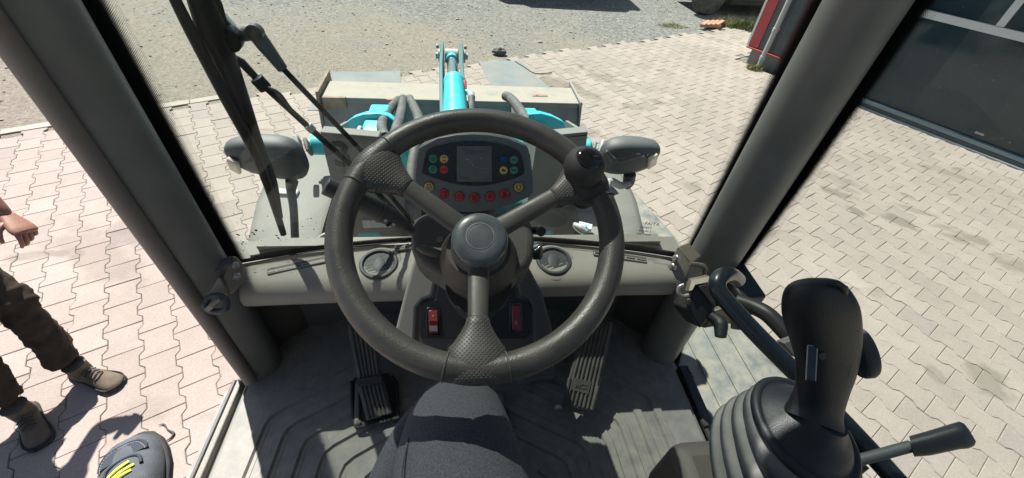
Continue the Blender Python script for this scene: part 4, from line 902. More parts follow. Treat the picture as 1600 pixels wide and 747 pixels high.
def boom(sg):
    xc = lambda y: FRX(sg * .36, y)
    pts = [(1.32, .98, .05), (1.44, 1.10, .06), (1.58, 1.17, .08), (1.74, 1.20, .09), (1.92, 1.175, .105), (2.10, 1.06, .10), (2.28, .92, .09), (2.45, .76, .085), (2.60, .58, .08), (2.70, .42, .06)]
    rings = []
    for i, (y, z, h) in enumerate(pts):
        a, b = pts[max(i - 1, 0)], pts[min(i + 1, len(pts) - 1)]; t = Vector((0, b[0] - a[0], b[1] - a[1])).normalized(); n = Vector((0, -t.z, t.y))
        c = Vector((xc(y), y, z)); w_ = .05
        rings.append([c + Vector((sx * w_, 0, 0)) + n * sy * h for sx, sy in ((-1, -1), (1, -1), (1, .8), (.8, 1), (-.8, 1), (-1, .8))])
    b = loft('lift_arm', rings, 'cyan', LD, bevel=.006, sharp=30)
    x0 = xc(1.5)
    # pivot pin tube reaching to the outer side, its lugs and bolts
    tube('pivot_pin', [(x0 + sg * .03, 1.50, 1.315), (x0 + sg * .19, 1.47, 1.335)], .038, 'cyan', b, smooth=False, bevel=.006)
    lathe('pin_bolt', (x0 + sg * .19, 1.47, 1.335), (sg, -.15, .1), [(.024, 0), (.022, .012), (.010, .014), (.010, .022), (.001, .023)], 'zinc', b, seg=6)
    box('arm_lug', (x0 + sg * .008, 1.45, 1.345), (.018, .11, .11), 'ltgrey', b, rot=Matrix.Rotation(.25, 3, 'X') @ Matrix.Rotation(sg * .2, 3, 'Z'), bevel=.006)
    box('arm_lug', (x0 - sg * .022, 1.43, 1.34), (.016, .09, .10), 'ltgrey', b, rot=Matrix.Rotation(.35, 3, 'X') @ Matrix.Rotation(sg * .35, 3, 'Z'), bevel=.006)
    box('arm_lug', (x0 + sg * .215, 1.42, 1.355), (.02, .08, .05), 'ltgrey', b, rot=Matrix.Rotation(.6, 3, 'X') @ Matrix.Rotation(-sg * .3, 3, 'Z'), bevel=.006)
    box('arm_lug', (x0 + sg * .19, 1.44, 1.345), (.014, .06, .05), 'frame', b, rot=Matrix.Rotation(.6, 3, 'X') @ Matrix.Rotation(-sg * .3, 3, 'Z'), bevel=.006)
    return b
boom(-1); boom(1)
BP = Plane((0, 1.78, 1.2), (1, 0, 0), (0, 0, 1))
for px in ([(524, 207), (534, 196), (550, 184), (568, 178), (590, 177), (606, 181), (620, 192), (624, 215), (618, 235), (540, 232)], [(826, 178), (846, 177), (864, 182), (880, 190), (888, 197), (889, 208), (880, 213), (874, 225), (840, 232), (828, 215)]):
    prism('arm_cheek', [BP.hit(*p) for p in px], (0, .07, -.02), 'cyan', LD, bevel=.008, seg=3)

# tilt cylinder in the middle
c0_, c1_, c2_ = at_y(713, 215, 1.42), at_y(709.5, 128, 2.35), at_y(706, 90, 2.86)
dcy = (c1_ - c0_).normalized()
cy = lathe('tilt_cylinder', c0_, dcy, [(.050, 0), (.056, .01), (.056, (c1_ - c0_).length - .05), (.060, (c1_ - c0_).length - .045), (.060, (c1_ - c0_).length - .01), (.052, (c1_ - c0_).length), (.036, (c1_ - c0_).length + .002)], 'cyan', LD, seg=40)
tube('piston_rod', [c1_ - dcy * .02, c2_], .034, 'steel', cy, smooth=False, seg=28)
tube('rod_end', [c2_ - dcy * .10, c2_ - dcy * .02], .036, 'cyan', cy, smooth=False, seg=28, bevel=.004)
lathe('rod_eye', c2_ + Vector((-.045, .03, 0)), (1, 0, 0), [(.045, 0), (.045, .09)], 'ltgrey', cy, seg=28, bevel=.005)
for sg in (-1, 1):
    pts = [c2_ + Vector((sg * .075, .09, .065)), c2_ + Vector((sg * .075, .095, -.10)), Vector((c1_.x + sg * .078, 2.25, c1_.z - .30)), Vector((c1_.x + sg * .078, 2.12, c1_.z - .10)), c2_ + Vector((sg * .075, -.18, .030))]
    lk = prism('tilt_lever', pts, (-sg * .022, 0, 0), 'teal', LD, bevel=.004)
    lathe('pin_head', c2_ + Vector((sg * .076, .03, .0)), (sg, 0, 0), [(.04, 0), (.04, .012), (.02, .014), (.02, .03), (.001, .031)], 'ltgrey', lk, seg=20)
    box('grease_nipple', c2_ + Vector((sg * .09, .0, .07)), (.02, .03, .02), 'zinc', lk)
# fittings and hoses
pf = at_y(732, 145, 2.1); pe = at_y(727, 152, 2.0)
tube('port_elbow', [at_y(722, 146, 2.15), at_y(731, 144, 2.15), at_y(736, 149, 2.12)], .014, 'cyan', cy); tube('red_fitting', [at_y(726, 143, 2.2), at_y(725.5, 128, 2.3)], .013, 'redfit', cy, smooth=False); tube('red_fitting', [at_y(725.5, 131, 2.28), at_y(725, 124, 2.34)], .008, 'rubber', cy, smooth=False)
tube('port_collar', [at_y(736, 147, 2.12), at_y(737, 153, 2.08)], .019, 'ltgrey', cy, smooth=False)
tube('hydraulic_hose', [at_y(737, 152, 2.08), at_y(736, 170, 1.98), at_y(733, 200, 1.7), at_y(728, 240, 1.5)], .018, 'hose', LD)
tube('hydraulic_hose', [at_y(622, 156, 2.3), at_y(608, 172, 2.0), at_y(598, 190, 1.75), at_y(597, 203, 1.6), at_y(602, 215, 1.5)], .022, 'hose', LD)
tube('hydraulic_hose', [at_y(630, 154, 2.35), at_y(627, 175, 2.0), at_y(621, 198, 1.7), at_y(612, 225, 1.5)], .024, 'hose', LD)
tube('hydraulic_hose', [at_y(640, 154, 2.35), at_y(647, 168, 2.1), at_y(655, 190, 1.8), at_y(652, 240, 1.5), at_y(648, 300, 1.3)], .024, 'hose', LD)
tube('hydraulic_hose', [at_y(790, 150, 2.3), at_y(800, 156, 2.2), at_y(818, 180, 1.9), at_y(832, 205, 1.7), at_y(845, 240, 1.45)], .026, 'hose', LD)
tube('hydraulic_hose', [at_y(660, 205, 1.6), at_y(647, 240, 1.45), at_y(642, 290, 1.32), at_y(640, 340, 1.2)], .020, 'hose', LD)

# bucket
def bucket():
    bl = lambda y: FRX(-.955, y) + .0; br = lambda y: FRX(.945, y)
    prof = [(3.27, .835), (2.98, .835), (2.975, .800), (2.985, .795), (2.88, .60), (2.80, .44), (2.70, .28), (2.70, .10), (2.85, .03), (3.55, .00), (3.55, .012), (2.88, .05), (2.74, .14), (2.76, .30), (2.92, .58), (3.03, .80), (3.26, .815)]
    bm = bmesh.new(); rings = []
    for q in np.linspace(0, 1, 9): rings.append([(bl(y) + (br(y) - bl(y)) * q, y, z) for y, z in prof])
    add_rings(bm, rings, closed_ends=True); bk = finish(bm, 'bucket', 'bucket', LD, bevel=.004, sharp=30)
    for x, w_ in ((-.978, .020), (.948, .016)):
        sp_ = prism('bucket_side', [(FRX(x, y), y, z) for y, z in ((3.36, .88 if x < 0 else .85), (2.965, .88 if x < 0 else .85), (2.90, .60), (2.69, .28), (2.69, .09), (2.85, .0), (3.62, .0), (3.62, .10), (3.40, .50))], (w_, 0, 0), 'rust' if x < 0 else 'bucket', bk, bevel=.003)
    box('corner_gusset', (FRX(-.86, 3.0), 2.975, .80), (.16, .03, .085), 'rust', bk, bevel=.004)
    for x in (-.44, .42):
        prism('quick_hitch_lug', [(FRX(x, 2.9), y, z) for y, z in ((2.968, .82), (2.60, .50), (2.55, .25), (2.70, .25), (2.96, .78))], (.045, 0, 0), 'frame', bk, bevel=.004)
    box('lug_foot', (FRX(-.46, 2.96), 2.955, .832), (.06, .03, .03), 'rust', bk)
    box('rating_plate', (FRX(.66, 3.1), 3.10, .8365), (.12, .035, .004), 'rust', bk, bevel=.001); box('plate_mark', (FRX(.635, 3.1), 3.10, .8395), (.02, .02, .002), 'redp', bk, bevel=0)
    return bk
bucket()

# ---- door mirrors outside
def mirror(cs, sg, lens_px, YM):
    rings = []
    for px, py, hh, dp in cs:
        c = at_y(px, py, YM); rings.append(sup(c, Vector((0, 1, .15)).normalized(), Vector((0, -.25, 1)).normalized(), dp, hh, 24, 2.6))
    m_ = loft('mirror', rings, 'mirror', LD, sub=1, sharp=180)
    return m_
YM = 1.08
k = 1.55 / 650
ml = mirror([(354, 238, .012, .010), (360, 238, .036, .026), (378, 241, .056, .036), (402, 243, .068, .042), (432, 246, .076, .046), (458, 248, .076, .044), (472, 249, .060, .034), (478, 250, .030, .018)], -1, None, YM)
mr_ = mirror([(936, 244, .028, .016), (942, 243, .054, .034), (958, 243, .068, .044), (980, 243, .068, .046), (1002, 242, .060, .042), (1018, 240, .046, .034), (1026, 238, .028, .022), (1029, 238, .010, .008)], 1, None, YM)
for m_, px, py, hh in ((ml, 366, 259, .03), (mr_, 1019, 252, .03)):
    c = at_y(px, py, YM - .034); box('indicator_lens', c, (.032, .014, .060), 'lens', m_, rot=Matrix.Rotation(.3, 3, 'X') @ Matrix.Rotation((-.45 if px < 800 else .45), 3, 'Z') @ Matrix.Rotation((.35 if px < 800 else -.35), 3, 'Y'), bevel=.005)
# moulded ridge across each shell
tube('shell_ridge', [at_y(x, y, YM - .045) for x, y in ((384, 258), (398, 250), (420, 247), (445, 246), (462, 252))], [.004, .010, .010, .010, .003], 'mirror', ml)
tube('shell_ridge', [at_y(x, y, YM - .045) for x, y in ((948, 236), (957, 248), (972, 249), (995, 242), (1010, 244))], [.003, .009, .010, .010, .004], 'mirror', mr_)
tube('mirror_stem', [at_y(456, 283, YM - .01), at_y(455, 300, YM - .02), at_y(459, 330, YM - .10), at_y(462, 400, YM - .16)], [.018, .013, .011, .011], 'mirror', ml)
box('stem_bracket', at_y(447, 302, YM + .02), (.075, .03, .018), 'ltgrey', ml, rot=Matrix.Rotation(.1, 3, 'Y'), bevel=.005)
tube('mirror_stem', [at_y(984, 272, YM - .01), at_y(982, 285, YM - .01), at_y(977, 294, YM - .02)], [.020, .019, .010], 'mirror', mr_)
tube('stem_bracket', [at_y(986, 286, YM - .03), at_y(970, 290, YM - .03), at_y(955, 284, YM - .06), at_y(946, 300, YM - .15), at_y(944, 390, YM - .2)], [.008, .012, .012, .011, .011], 'ltgrey', mr_)
# clutter on the right fender by the screen: a little latch with a wire
lt = tube('bonnet_latch', [at_z(896, 351, 1.235), at_z(908, 356, 1.235), at_z(917, 362, 1.23)], [.010, .013, .008], 'ltgrey', LD)
box('latch_block', at_z(914, 355, 1.23), (.05, .03, .02), 'sticker', lt, rot=Matrix.Rotation(-.4, 3, 'Z')); box('latch_dot', at_z(915, 354, 1.243), (.012, .012, .005), 'cyan', lt)
tube('latch_wire', [at_z(895, 352, 1.235), at_z(900, 360, 1.235), at_z(918, 372, 1.235)], .003, 'rubber', lt)
tube('latch_wire', [at_z(499, 372, 1.2), at_z(506, 367, 1.21), at_z(512, 366, 1.2)], .006, 'ltgrey', lt)

# ---- wiper outside the windscreen
YW = .845
def yw(px, py, dy=0):
    p = at_y(px, py, YW); p = at_y(px, py, gy(p.x) + .040 + dy); return p
wp = thing_ = tube('wiper_blade', [yw(262, -24, -.012), yw(300, 52, -.015), yw(352, 152, -.015), yw(407, 258, -.015), yw(443, 366, -.012)], [.008, .0095, .010, .010, .007], 'wiper', LD, seg=10, flat=1.0)
tube('blade_spine', [yw(300, -30), yw(318, 10), yw(332, 48), yw(362, 118), yw(398, 215), yw(424, 285), yw(438, 340)], [.016, .021, .023, .0175, .0125, .012, .006], 'wiper', wp, seg=10)
tube('blade_bridge', [yw(312, -30, .01), yw(331, 8, .01), yw(344, 44, .012), yw(350, 70, .012)], [.014, .017, .014, .010], 'wiper', wp, seg=8, smooth=False)
box('blade_clip', yw(346, 22, .02), (.010, .012, .05), 'plate', wp, rot=Matrix.Rotation(-.5, 3, 'Y'), bevel=.002)
lathe('blade_pivot', yw(357, 62, .0), (0, -1, -.1), [(.018, -.02), (.021, -.012), (.021, .004), (.012, .008), (.001, .009)], 'wiper', wp, seg=24)
arm = tube('wiper_arm', [yw(357, 60, .012), yw(378, 54, .018), yw(397, 52, .016), yw(414, 72, .016), yw(442, 108, .014)], [.011, .012, .0145, .0135, .0095], 'mirror', LD, seg=12)
tube('arm_rod', [yw(440, 105, .014), yw(504, 172, .010), yw(566, 237, .006), yw(606, 300, .0), yw(648, 352, -.006)], .0055, 'wiper', arm, seg=10, smooth=False)
lathe('arm_cap', yw(397, 52, .004), (0, -1, 0), [(.014, -.012), (.014, .002), (.006, .006), (.001, .006)], 'black', arm, seg=20)
arm2 = tube('wiper_link', [yw(342, 80, .02), yw(378, 98, .018), yw(407, 129, .016), yw(440, 160, .012), yw(486, 202, .008), yw(547, 256, .002), yw(600, 312, -.002), yw(644, 356, -.006)], [.008, .008, .0065, .0060, .0065, .0070, .0065, .006], 'wiper', LD, seg=10, smooth=False)
tube('washer_sleeve', [yw(400, 122, .006), yw(416, 139, .006)], .0125, 'wiper', arm2, seg=12, smooth=False, bevel=.002); tube('washer_sleeve', [yw(481, 196, .002), yw(489, 204, .002)], .009, 'ltgrey', arm2, seg=12, smooth=False)
tube('washer_pipe', [yw(412, 134, .0), yw(436, 146, -.004), yw(456, 172, -.004), yw(484, 198, .0)], .0032, 'rubber', arm2)
lathe('wiper_spindle', yw(650, 357, -.01), (0, -1, .3), [(.016, -.02), (.016, .004), (.008, .012), (.001, .013)], 'wiper', LD, seg=20)

# ================================================================== DASHBOARD, COLUMN, WHEEL, PEDALS
ZD = 1.463
def dashboard():
    prof = [(.98, 1.440), (.98, 1.446), (.87, 1.4535), (.80, 1.459), (.50, 1.464), (.30, 1.4625), (.17, 1.457), (.07, 1.446), (.02, 1.430), (.03, 1.412), (.10, 1.400), (.25, 1.394), (.5, 1.390), (.98, 1.386)]
    bm = bmesh.new(); rings = []
    xs = [-.522, -.518, -.505] + list(np.linspace(-.48, .495, 26)) + [.520, .533, .537]
    for i, x in enumerate(xs):
        k = {0: .45, 1: .8, 2: .96}.get(i, {len(xs) - 1: .45, len(xs) - 2: .8, len(xs) - 3: .96}.get(i, 1)); yb = gy(x) - .012; y0 = .632
        rings.append([(x, (yb - .09) + (y0 + (yb - y0) * a - (yb - .09)) * (1 if a > .6 else (.35 + .65 * k)), 1.425 + (z - 1.425) * (.4 + .6 * k)) for a, z in prof])
    add_rings(bm, rings); return finish(bm, 'dashboard', 'dash', LD, sharp=50)
DB = dashboard()
for sg in (-1, 1):   # padded bulge that carries each round vent
    c = at_z(592 if sg < 0 else 865, 413 if sg < 0 else 408, ZD)
    lathe('vent_bezel', c - Vector((0, .0, .010)), (0, -.10, 1), [(.060, -.02), (.058, .004), (.054, .0085), (.047, .0100), (.045, .0080)], 'dash', DB, seg=48)
    rv = lathe('round_vent', c, (0, -.10, 1), [(.0445, -.012), (.0445, .0045), (.0425, .0065), (.0375, .0068), (.0350, .0040), (.0345, .0015), (.001, .0015)], 'vent', DB, seg=48)
    A = axes((0, -.10, 1)); bm = bmesh.new()
    for k in range(5):
        y = -.022 + .011 * k; l = 2 * math.sqrt(.032 ** 2 - y * y); add_box(bm, c + A @ Matrix.Rotation(.5, 3, 'Z') @ Vector((0, y, .0018)), (l, .0085, .0010), A @ Matrix.Rotation(.5, 3, 'Z') @ Matrix.Rotation(.07, 3, 'X'))
    finish(bm, 'vent_blades', 'vent', rv, bevel=.0004)
    lathe('vent_disc', c, (0, -.10, 1), [(.014, .001), (.014, .0026), (.013, .0030), (.001, .0030)], 'vent', rv, seg=28, sx=1.0, sy=1.5)
def slot(pa, pb, n, w_=.011):
    a, b = at_z(*pa, ZD + .0022), at_z(*pb, ZD + .0012); d = (b - a); L_ = d.length; dn = d.normalized(); ang = math.atan2(d.y, d.x); R3 = Matrix.Rotation(ang, 3, 'Z'); c = (a + b) / 2
    v = box('slot_vent', c + R3 @ Vector((0, w_ * .55, -.0012)), (L_ * 1.02, w_ * 1.7, .004), 'shroud', DB, rot=R3, bevel=.0015)
    box('slot_frame', c - Vector((0, 0, -.0004)), (L_, w_ * .95, .005), 'dash', v, rot=R3, bevel=.001)
    bm = bmesh.new()
    for k in range(n):
        add_box(bm, a + dn * (L_ * (k + .5) / n) + Vector((0, 0, .0030)), (L_ / n * .84, w_ * .42, .0008), R3)
    finish(bm, 'vent_slots', 'fritsolid', v); return v
slot((418, 427), (512, 407), 7); slot((928, 396), (1010, 409), 5); slot((617, 390), (640, 387), 3)
tube('dash_seam', [at_z(x, y, ZD - .0035) for x, y in ((388, 412), (470, 396), (560, 384), (640, 378))], .0018, 'vent', DB, seg=8)
tube('dash_seam', [at_z(x, y, ZD - .0035) for x, y in ((845, 379), (900, 384), (980, 394), (1036, 404))], .0018, 'vent', DB, seg=8)
box('under_tray', (-.30, .74, 1.375), (.36, .10, .016), 'black', LD); box('under_tray', (.33, .74, 1.375), (.30, .10, .016), 'black', LD)

# ---- console below the wheel
cA, cB = at_y(740, 420, .60), at_y(740, 530, .50)
CP = Plane(cB, (1, 0, 0), cA - cB)
def cpoly(px, dz=0.0): return [CP.hit(x, y) + CP.n * dz for x, y in px]
back = -CP.n
co_ = prism('column_console', cpoly([(652, 386), (644, 418), (632, 462), (620, 510), (614, 548), (626, 574), (852, 574), (866, 548), (861, 508), (846, 456), (824, 416), (812, 386)]), back * .11 + Vector((0, .05, 0)), 'shroud', LD, bevel=.016, seg=5)
wl = prism('console_wing', cpoly([(650, 395), (643, 420), (631, 464), (619, 512), (614, 550), (648, 550), (651, 480), (660, 468), (676, 462), (681, 436), (678, 400)], .006), back * .02, 'dash', co_, bevel=.006, seg=3)  # lighter plastic than the right wing: sunlight painted into the colour
wr = prism('console_wing', cpoly([(806, 400), (806, 440), (812, 462), (826, 468), (832, 480), (834, 550), (866, 550), (861, 508), (846, 456), (824, 416), (816, 400)], .006), back * .02, 'shroud', co_, bevel=.006, seg=3)
rc = prism('switch_recess', cpoly([(656, 474), (664, 469), (680, 467), (684, 440), (802, 440), (806, 466), (824, 470), (829, 478), (828, 522), (822, 529), (660, 529), (655, 522)], .003), back * .01, 'black', co_, bevel=.003)
def rocker(x0, y0, x1, y1, lit):
    p = cpoly([(x0, y0), (x1, y0), (x1 + 1, y1), (x0 + 1, y1)], .010)
    r_ = prism('rocker_switch', cpoly([(x0 - 4, y0 - 4), (x1 + 4, y0 - 4), (x1 + 5, y1 + 4), (x0 - 3, y1 + 4)], .006), back * .01, 'gloss', co_, bevel=.001)
    prism('switch_lens', p, back * .008, 'redlens', r_, bevel=.0015)
    ym = (y0 + y1) / 2; pn = Plane(CP.w(0, 0, .0105), CP.u, CP.v)
    if lit:
        pts = [pn.hit(x, y) for x, y in ((x0 + 1, y1 - 10), (x1 - 1, y1 - 10), (x1 - .5, y1 - 1.5), (x0 + 1.5, y1 - 1.5))]; prism('lit_band', pts, CP.n * .0006, 'plate', r_, smooth=False)
        pts = [pn.hit(x, y) for x, y in ((x0 + 1, y0 + 2), (x1 - 1, y0 + 2), (x1 - 1, ym), (x0 + 1, ym))]; prism('lens_cap', pts, CP.n * .0008, 'redlit', r_, smooth=False)
        c = pn.hit((x0 + x1) / 2, ym - 8); lathe('switch_mark', c, CP.n, [(.0016, 0), (.0016, .0014), (.0003, .0015)], 'whitem', r_, seg=12)
    else:
        c = pn.hit((x0 + x1) / 2 + .5, y1 - 9); s = .0042; t3 = [c + CP.u * (s * math.cos(a)) + CP.v * (s * math.sin(a)) for a in (PI / 2, PI / 2 + 2 * PI / 3, PI / 2 + 4 * PI / 3)]
        tube('hazard_triangle', t3 + [t3[0]], .0005, 'whitem', r_, smooth=False, seg=6)
rocker(670, 484, 684, 519, True); rocker(799, 476, 812, 514, False)
box('column_base', (0.02, .66, 1.28), (.16, .20, .30), 'shroud', LD, bevel=.02, seg=3)
box('base_plate', (.045, .47, 1.165), (.10, .10, .03), 'frame', LD, bevel=.006)

# ---- steering wheel
TAU = math.radians(24)
WP = Plane((.0195, .4233, 1.8243), (1, 0, 0), (0, math.cos(TAU), math.sin(TAU)))
N = WP.n; R0, RR = .183, .0172
sw = thing_ = bpy.data.objects.new('steering_wheel', None); COL.objects.link(sw); sw.parent = LD; sw.location = WP.o - LD.location; sw.empty_display_size = .05
rings = []
for k in range(120):
    a = 2 * PI * k / 120; c = WP.w(math.cos(a) * R0, math.sin(a) * R0); rd = WP.u * math.cos(a) + WP.v * math.sin(a)
    rings.append([c + rd * math.cos(b) * RR + N * math.sin(b) * RR * 1.06 for b in [2 * PI * j / 28 for j in range(28)]])
loft('rim', rings, 'rim', sw, loop=True, sharp=180)
def ang(px, py): a, b = WP.uv(px, py); return math.atan2(b, a)
AN = [ang(745, 590), ang(588, 262), ang(910, 285)]
for ai, a in enumerate(AN):
    rd = WP.u * math.cos(a) + WP.v * math.sin(a); tn = N.cross(rd); rings = []
    for rho, w_, th in ((.2010, .0325, .004), (.2002, .0350, .0105), (.1968, .0370, .0155), (.188, .0378, .0188), (.176, .0374, .0192), (.163, .0345, .0176), (.150, .0285, .0152), (.138, .0210, .0134), (.128, .0160, .0125), (.120, .0142, .0120), (.1185, .0125, .0105)):
        o = WP.o + rd * rho - N * max(0, (.19 - rho)) * .10
        R_ = sup(o, tn, N, w_, th, 28, 2.5)
        # follow the rim's curve across the pad
        R_ = [p - rd * ((p - o).dot(tn) ** 2 / (2 * rho)) * (1.6 if rho > .15 else 0) for p in R_]
        rings.append(R_)
    pd = loft('spoke_pad', rings, 'pad', sw, sharp=60)
    for q in (-1, 1):
        a2 = a + q * .2035; c2 = WP.w(math.cos(a2) * R0, math.sin(a2) * R0); r2 = WP.u * math.cos(a2) + WP.v * math.sin(a2)
        tube('pad_seam', [c2 + r2 * math.cos(b) * (RR + .0006) + N * math.sin(b) * (RR * 1.06 + .0006) for b in [PI * 2 * j / 24 for j in range(25)]], .0010, 'panelside', pd, smooth=False, seg=6)
    rings = [sup(WP.o + rd * rho + N * dz, tn, N, w_, th, 24, 2.6) for rho, w_, th, dz in ((.126, .0128, .0108, -.006), (.105, .0132, .0100, -.010), (.075, .0140, .0098, -.017), (.050, .0145, .0100, -.024), (.030, .0150, .0105, -.028))]
    loft('spoke', rings, 'spoke', sw, sharp=60)
HC = WP.hit(750, 371); HC = HC + N * -.004
hb = lathe('hub', HC, N, [(.046, -.085), (.044, -.07), (.0415, -.050), (.040, -.030), (.0385, -.020), (.0375, -.018)], 'shroud', sw, seg=56)
hc_ = lathe('hub_cap', HC, N, [(.0385, -.018), (.0392, -.008), (.0385, .000), (.0360, .0048), (.0320, .0072), (.0200, .0092), (.0195, .0090), (.0188, .0092), (.0100, .0097), (.0005, .0099)], 'cap', sw, seg=64)
lathe('cap_ring', HC, N, [(.0192, .0085), (.0192, .0098), (.0184, .0100), (.0180, .0085)], 'ltgrey', hc_, seg=56)
# spinner knob on the upper right spoke end
ka = AN[2] - .02; kr = WP.u * math.cos(ka) + WP.v * math.sin(ka); kc = at_d(912, 262, (WP.w(math.cos(ka) * .180, math.sin(ka) * .180, .052) - CAM).dot(CF))
kn = lathe('spinner_knob', kc, N, [(.0005, -.0285), (.010, -.0270), (.0185, -.0215), (.0245, -.0130), (.0275, -.003), (.0275, .006), (.0255, .0140), (.0215, .0200), (.0165, .0232), (.0160, .0225)], 'rubber', sw, seg=48)
lathe('knob_cap', kc, (N + Vector((.10, .0, .0))).normalized(), [(.0168, .0200), (.0168, .0236), (.0150, .0256), (.010, .0266), (.0005, .0270)], 'gloss', kn, seg=40)
kb = WP.w(math.cos(ka) * .176, math.sin(ka) * .176, .0)
tube('knob_post', [kb + N * .012, kc - N * .022], .012, 'black', kn, smooth=False, seg=24)
ktn = N.cross(kr)
loft('knob_clamp', [sup(kb + N * dz - kr * .004, kr, ktn, a, b, 24, 3) for dz, a, b in ((-.024, .020, .024), (-.022, .025, .029), (-.002, .026, .031), (.016, .026, .030), (.022, .022, .026), (.026, .014, .018))], 'rubber', kn, sharp=60)

# ---- column shroud
SP = Plane(WP.o - N * .075, WP.u, WP.v)
def spoly(px, dz=0.0): return [SP.hit(x, y) + N * dz for x, y in px]
out = [(641, 372), (643, 350), (650, 338), (664, 331), (690, 332), (720, 330), (790, 330), (822, 335), (832, 348), (836, 372), (835, 398), (826, 418), (798, 434), (776, 452), (752, 467), (732, 466), (708, 452), (692, 434), (660, 414), (643, 396)]
cs = prism('column_shroud', spoly(out), -N * .075, 'shroud', LD, bevel=.012, seg=5)
loft('shroud_collar', [[HC + WP.u * math.cos(a) * r * 1.05 + WP.v * math.sin(a) * r + N * z for a in [2 * PI * j / 40 for j in range(40)]] for r, z in ((.044, -.035), (.050, -.05), (.056, -.07), (.064, -.10))], 'shroud', cs, sharp=60)
loft('shroud_lower', [[HC + WP.u * (math.cos(a) * r * 1.0) + WP.v * (math.sin(a) * r - .035) + N * z for a in [2 * PI * j / 40 for j in range(40)]] for r, z in ((.050, -.085), (.050, -.11), (.044, -.15), (.040, -.19))], 'black', cs, sharp=60)
tube('shroud_crease', spoly([(652, 386), (664, 391), (684, 396), (702, 392), (708, 386)], .002), [.004, .008, .008, .006, .003], 'shroud', cs)
lathe('shroud_screw', SP.hit(687, 375) + N * .001, N, [(.0048, -.002), (.0048, .0012), (.0036, .0022), (.0030, .0010), (.0004, .0010)], 'zinc', cs, seg=20)
lathe('key_switch', SP.hit(836, 385) - N * .02, (1, -.2, .3), [(.014, 0), (.014, .012), (.011, .014), (.009, .014), (.001, .012)], 'black', cs, seg=24)
tube('key_ring', [SP.hit(x, y) for x, y in ((834, 382), (842, 378), (843, 385), (836, 391))], .0012, 'steel', cs)

# ---- column stalk with printed symbols
def sd_(px, py, d): return at_d(px, py, d)
stk = tube('control_stalk', [sd_(508, 290, .575), sd_(530, 300, .585)], .0130, 'vent', LD, smooth=False, bevel=.0015, seg=28)
tube('stalk_ring', [sd_(529.5, 299.5, .585), sd_(533, 301.5, .587)], .0105, 'black', stk, smooth=False, seg=28)
tube('stalk_body', [sd_(532, 301, .586), sd_(548, 309, .592), sd_(575, 322, .605), sd_(594, 331, .613)], [.0125, .0135, .0150, .0150], 'shroud', stk, seg=28, bevel=.001)
tube('stalk_collar', [sd_(593, 330.5, .613), sd_(599, 333.5, .616)], .0162, 'shroud', stk, smooth=False, seg=28, bevel=.002)
tube('stalk_neck', [sd_(598, 333, .615), sd_(612, 340, .622), sd_(626, 349, .63), sd_(634, 355, .636), sd_(650, 364, .65)], [.0145, .0135, .010, .0075, .0065], 'shroud', stk, seg=28)
pd_ = (sd_(626, 349, .63) - sd_(598, 333, .615)).normalized()
for i, (x, y) in enumerate(((603, 345), (609, 349), (615, 351), (606, 352))): lathe('stalk_symbol', sd_(x, y, .603 + i * .002), (CF * -1), [(.0024, 0), (.0024, .0012), (.0014, .0014), (.0013, .0008)], 'label' if i % 2 else 'whitem', stk, seg=12)
# short lever on the right of the column
tube('short_lever', [SP.hit(830, 352) - N * .02, SP.hit(842, 356) - N * .01, SP.hit(846, 362)], [.006, .006, .008], 'black', LD)

# ---- instrument panel
iA, iB = at_y(740, 333, .615), at_y(740, 205, .680)
IP = Plane(iA, (1, 0, .0), iB - iA)
def zpx(x, y): return 620 + x / 4.667, 180 + y / 4.669
def ipoly(pts, dz=0.0): return [IP.hit(*zpx(x, y)) + IP.n * dz for x, y in pts]
def sm2(pts, n=4):
    P = [Vector((x, y, 0)) for x, y in pts]; out = []; L_ = len(P)
    for i in range(L_):
        a, b, c, d = P[i - 1], P[i], P[(i + 1) % L_], P[(i + 2) % L_]
        for k in range(n):
            t = k / n; q = .5 * ((2 * b) + (-a + c) * t + (2 * a - 5 * b + 4 * c - d) * t * t + (-a + 3 * b - 3 * c + d) * t ** 3); out.append((q.x, q.y))
    return out
face = [(150, 235), (290, 160), (430, 135), (560, 128), (690, 136), (820, 162), (952, 218), (978, 300), (996, 440), (1004, 560), (975, 600), (850, 655), (700, 700), (540, 716), (380, 704), (230, 660), (135, 600), (118, 540), (124, 420), (136, 310)]
ic = prism('instrument_panel', ipoly(face, -.002), -IP.n * .10, 'panelside', LD, bevel=.006, seg=3)
prism('panel_fascia', ipoly([(560 + (x - 560) * .975, 420 + (y - 420) * .975) for x, y in face], .0005), -IP.n * .004, 'panel', ic, bevel=.0012)
dk = sm2([(228, 252), (330, 215), (450, 194), (560, 189), (680, 196), (800, 222), (888, 262), (915, 330), (930, 400), (914, 434), (830, 468), (700, 502), (570, 515), (430, 501), (300, 466), (200, 428), (186, 404), (202, 330)], 3)
dw = prism('display_window', ipoly(dk, .0026), -IP.n * .0012, 'pdark', ic, smooth=False)
LC = prism('lcd_screen', ipoly([(438, 225), (690, 225), (693, 484), (438, 484)], .0036), -IP.n * .0006, 'lcd', ic, smooth=False)
text('lcd_text', 'Unlycar', .0125, IP.hit(*zpx(566, 262)) + IP.n * .0040, IP.u, IP.v, 'lcdline', LC, ext=.0001, bold=.0004)
prism('lcd_mark', ipoly([(480, 452), (514, 452), (514, 470), (480, 470)], .0040), IP.n * .0002, 'lcdline', LC, smooth=False)
tube('lcd_scratch', ipoly([(530, 330), (548, 350), (560, 372), (600, 384), (660, 392)], .0038), .00022, 'whitem', LC, seg=5)
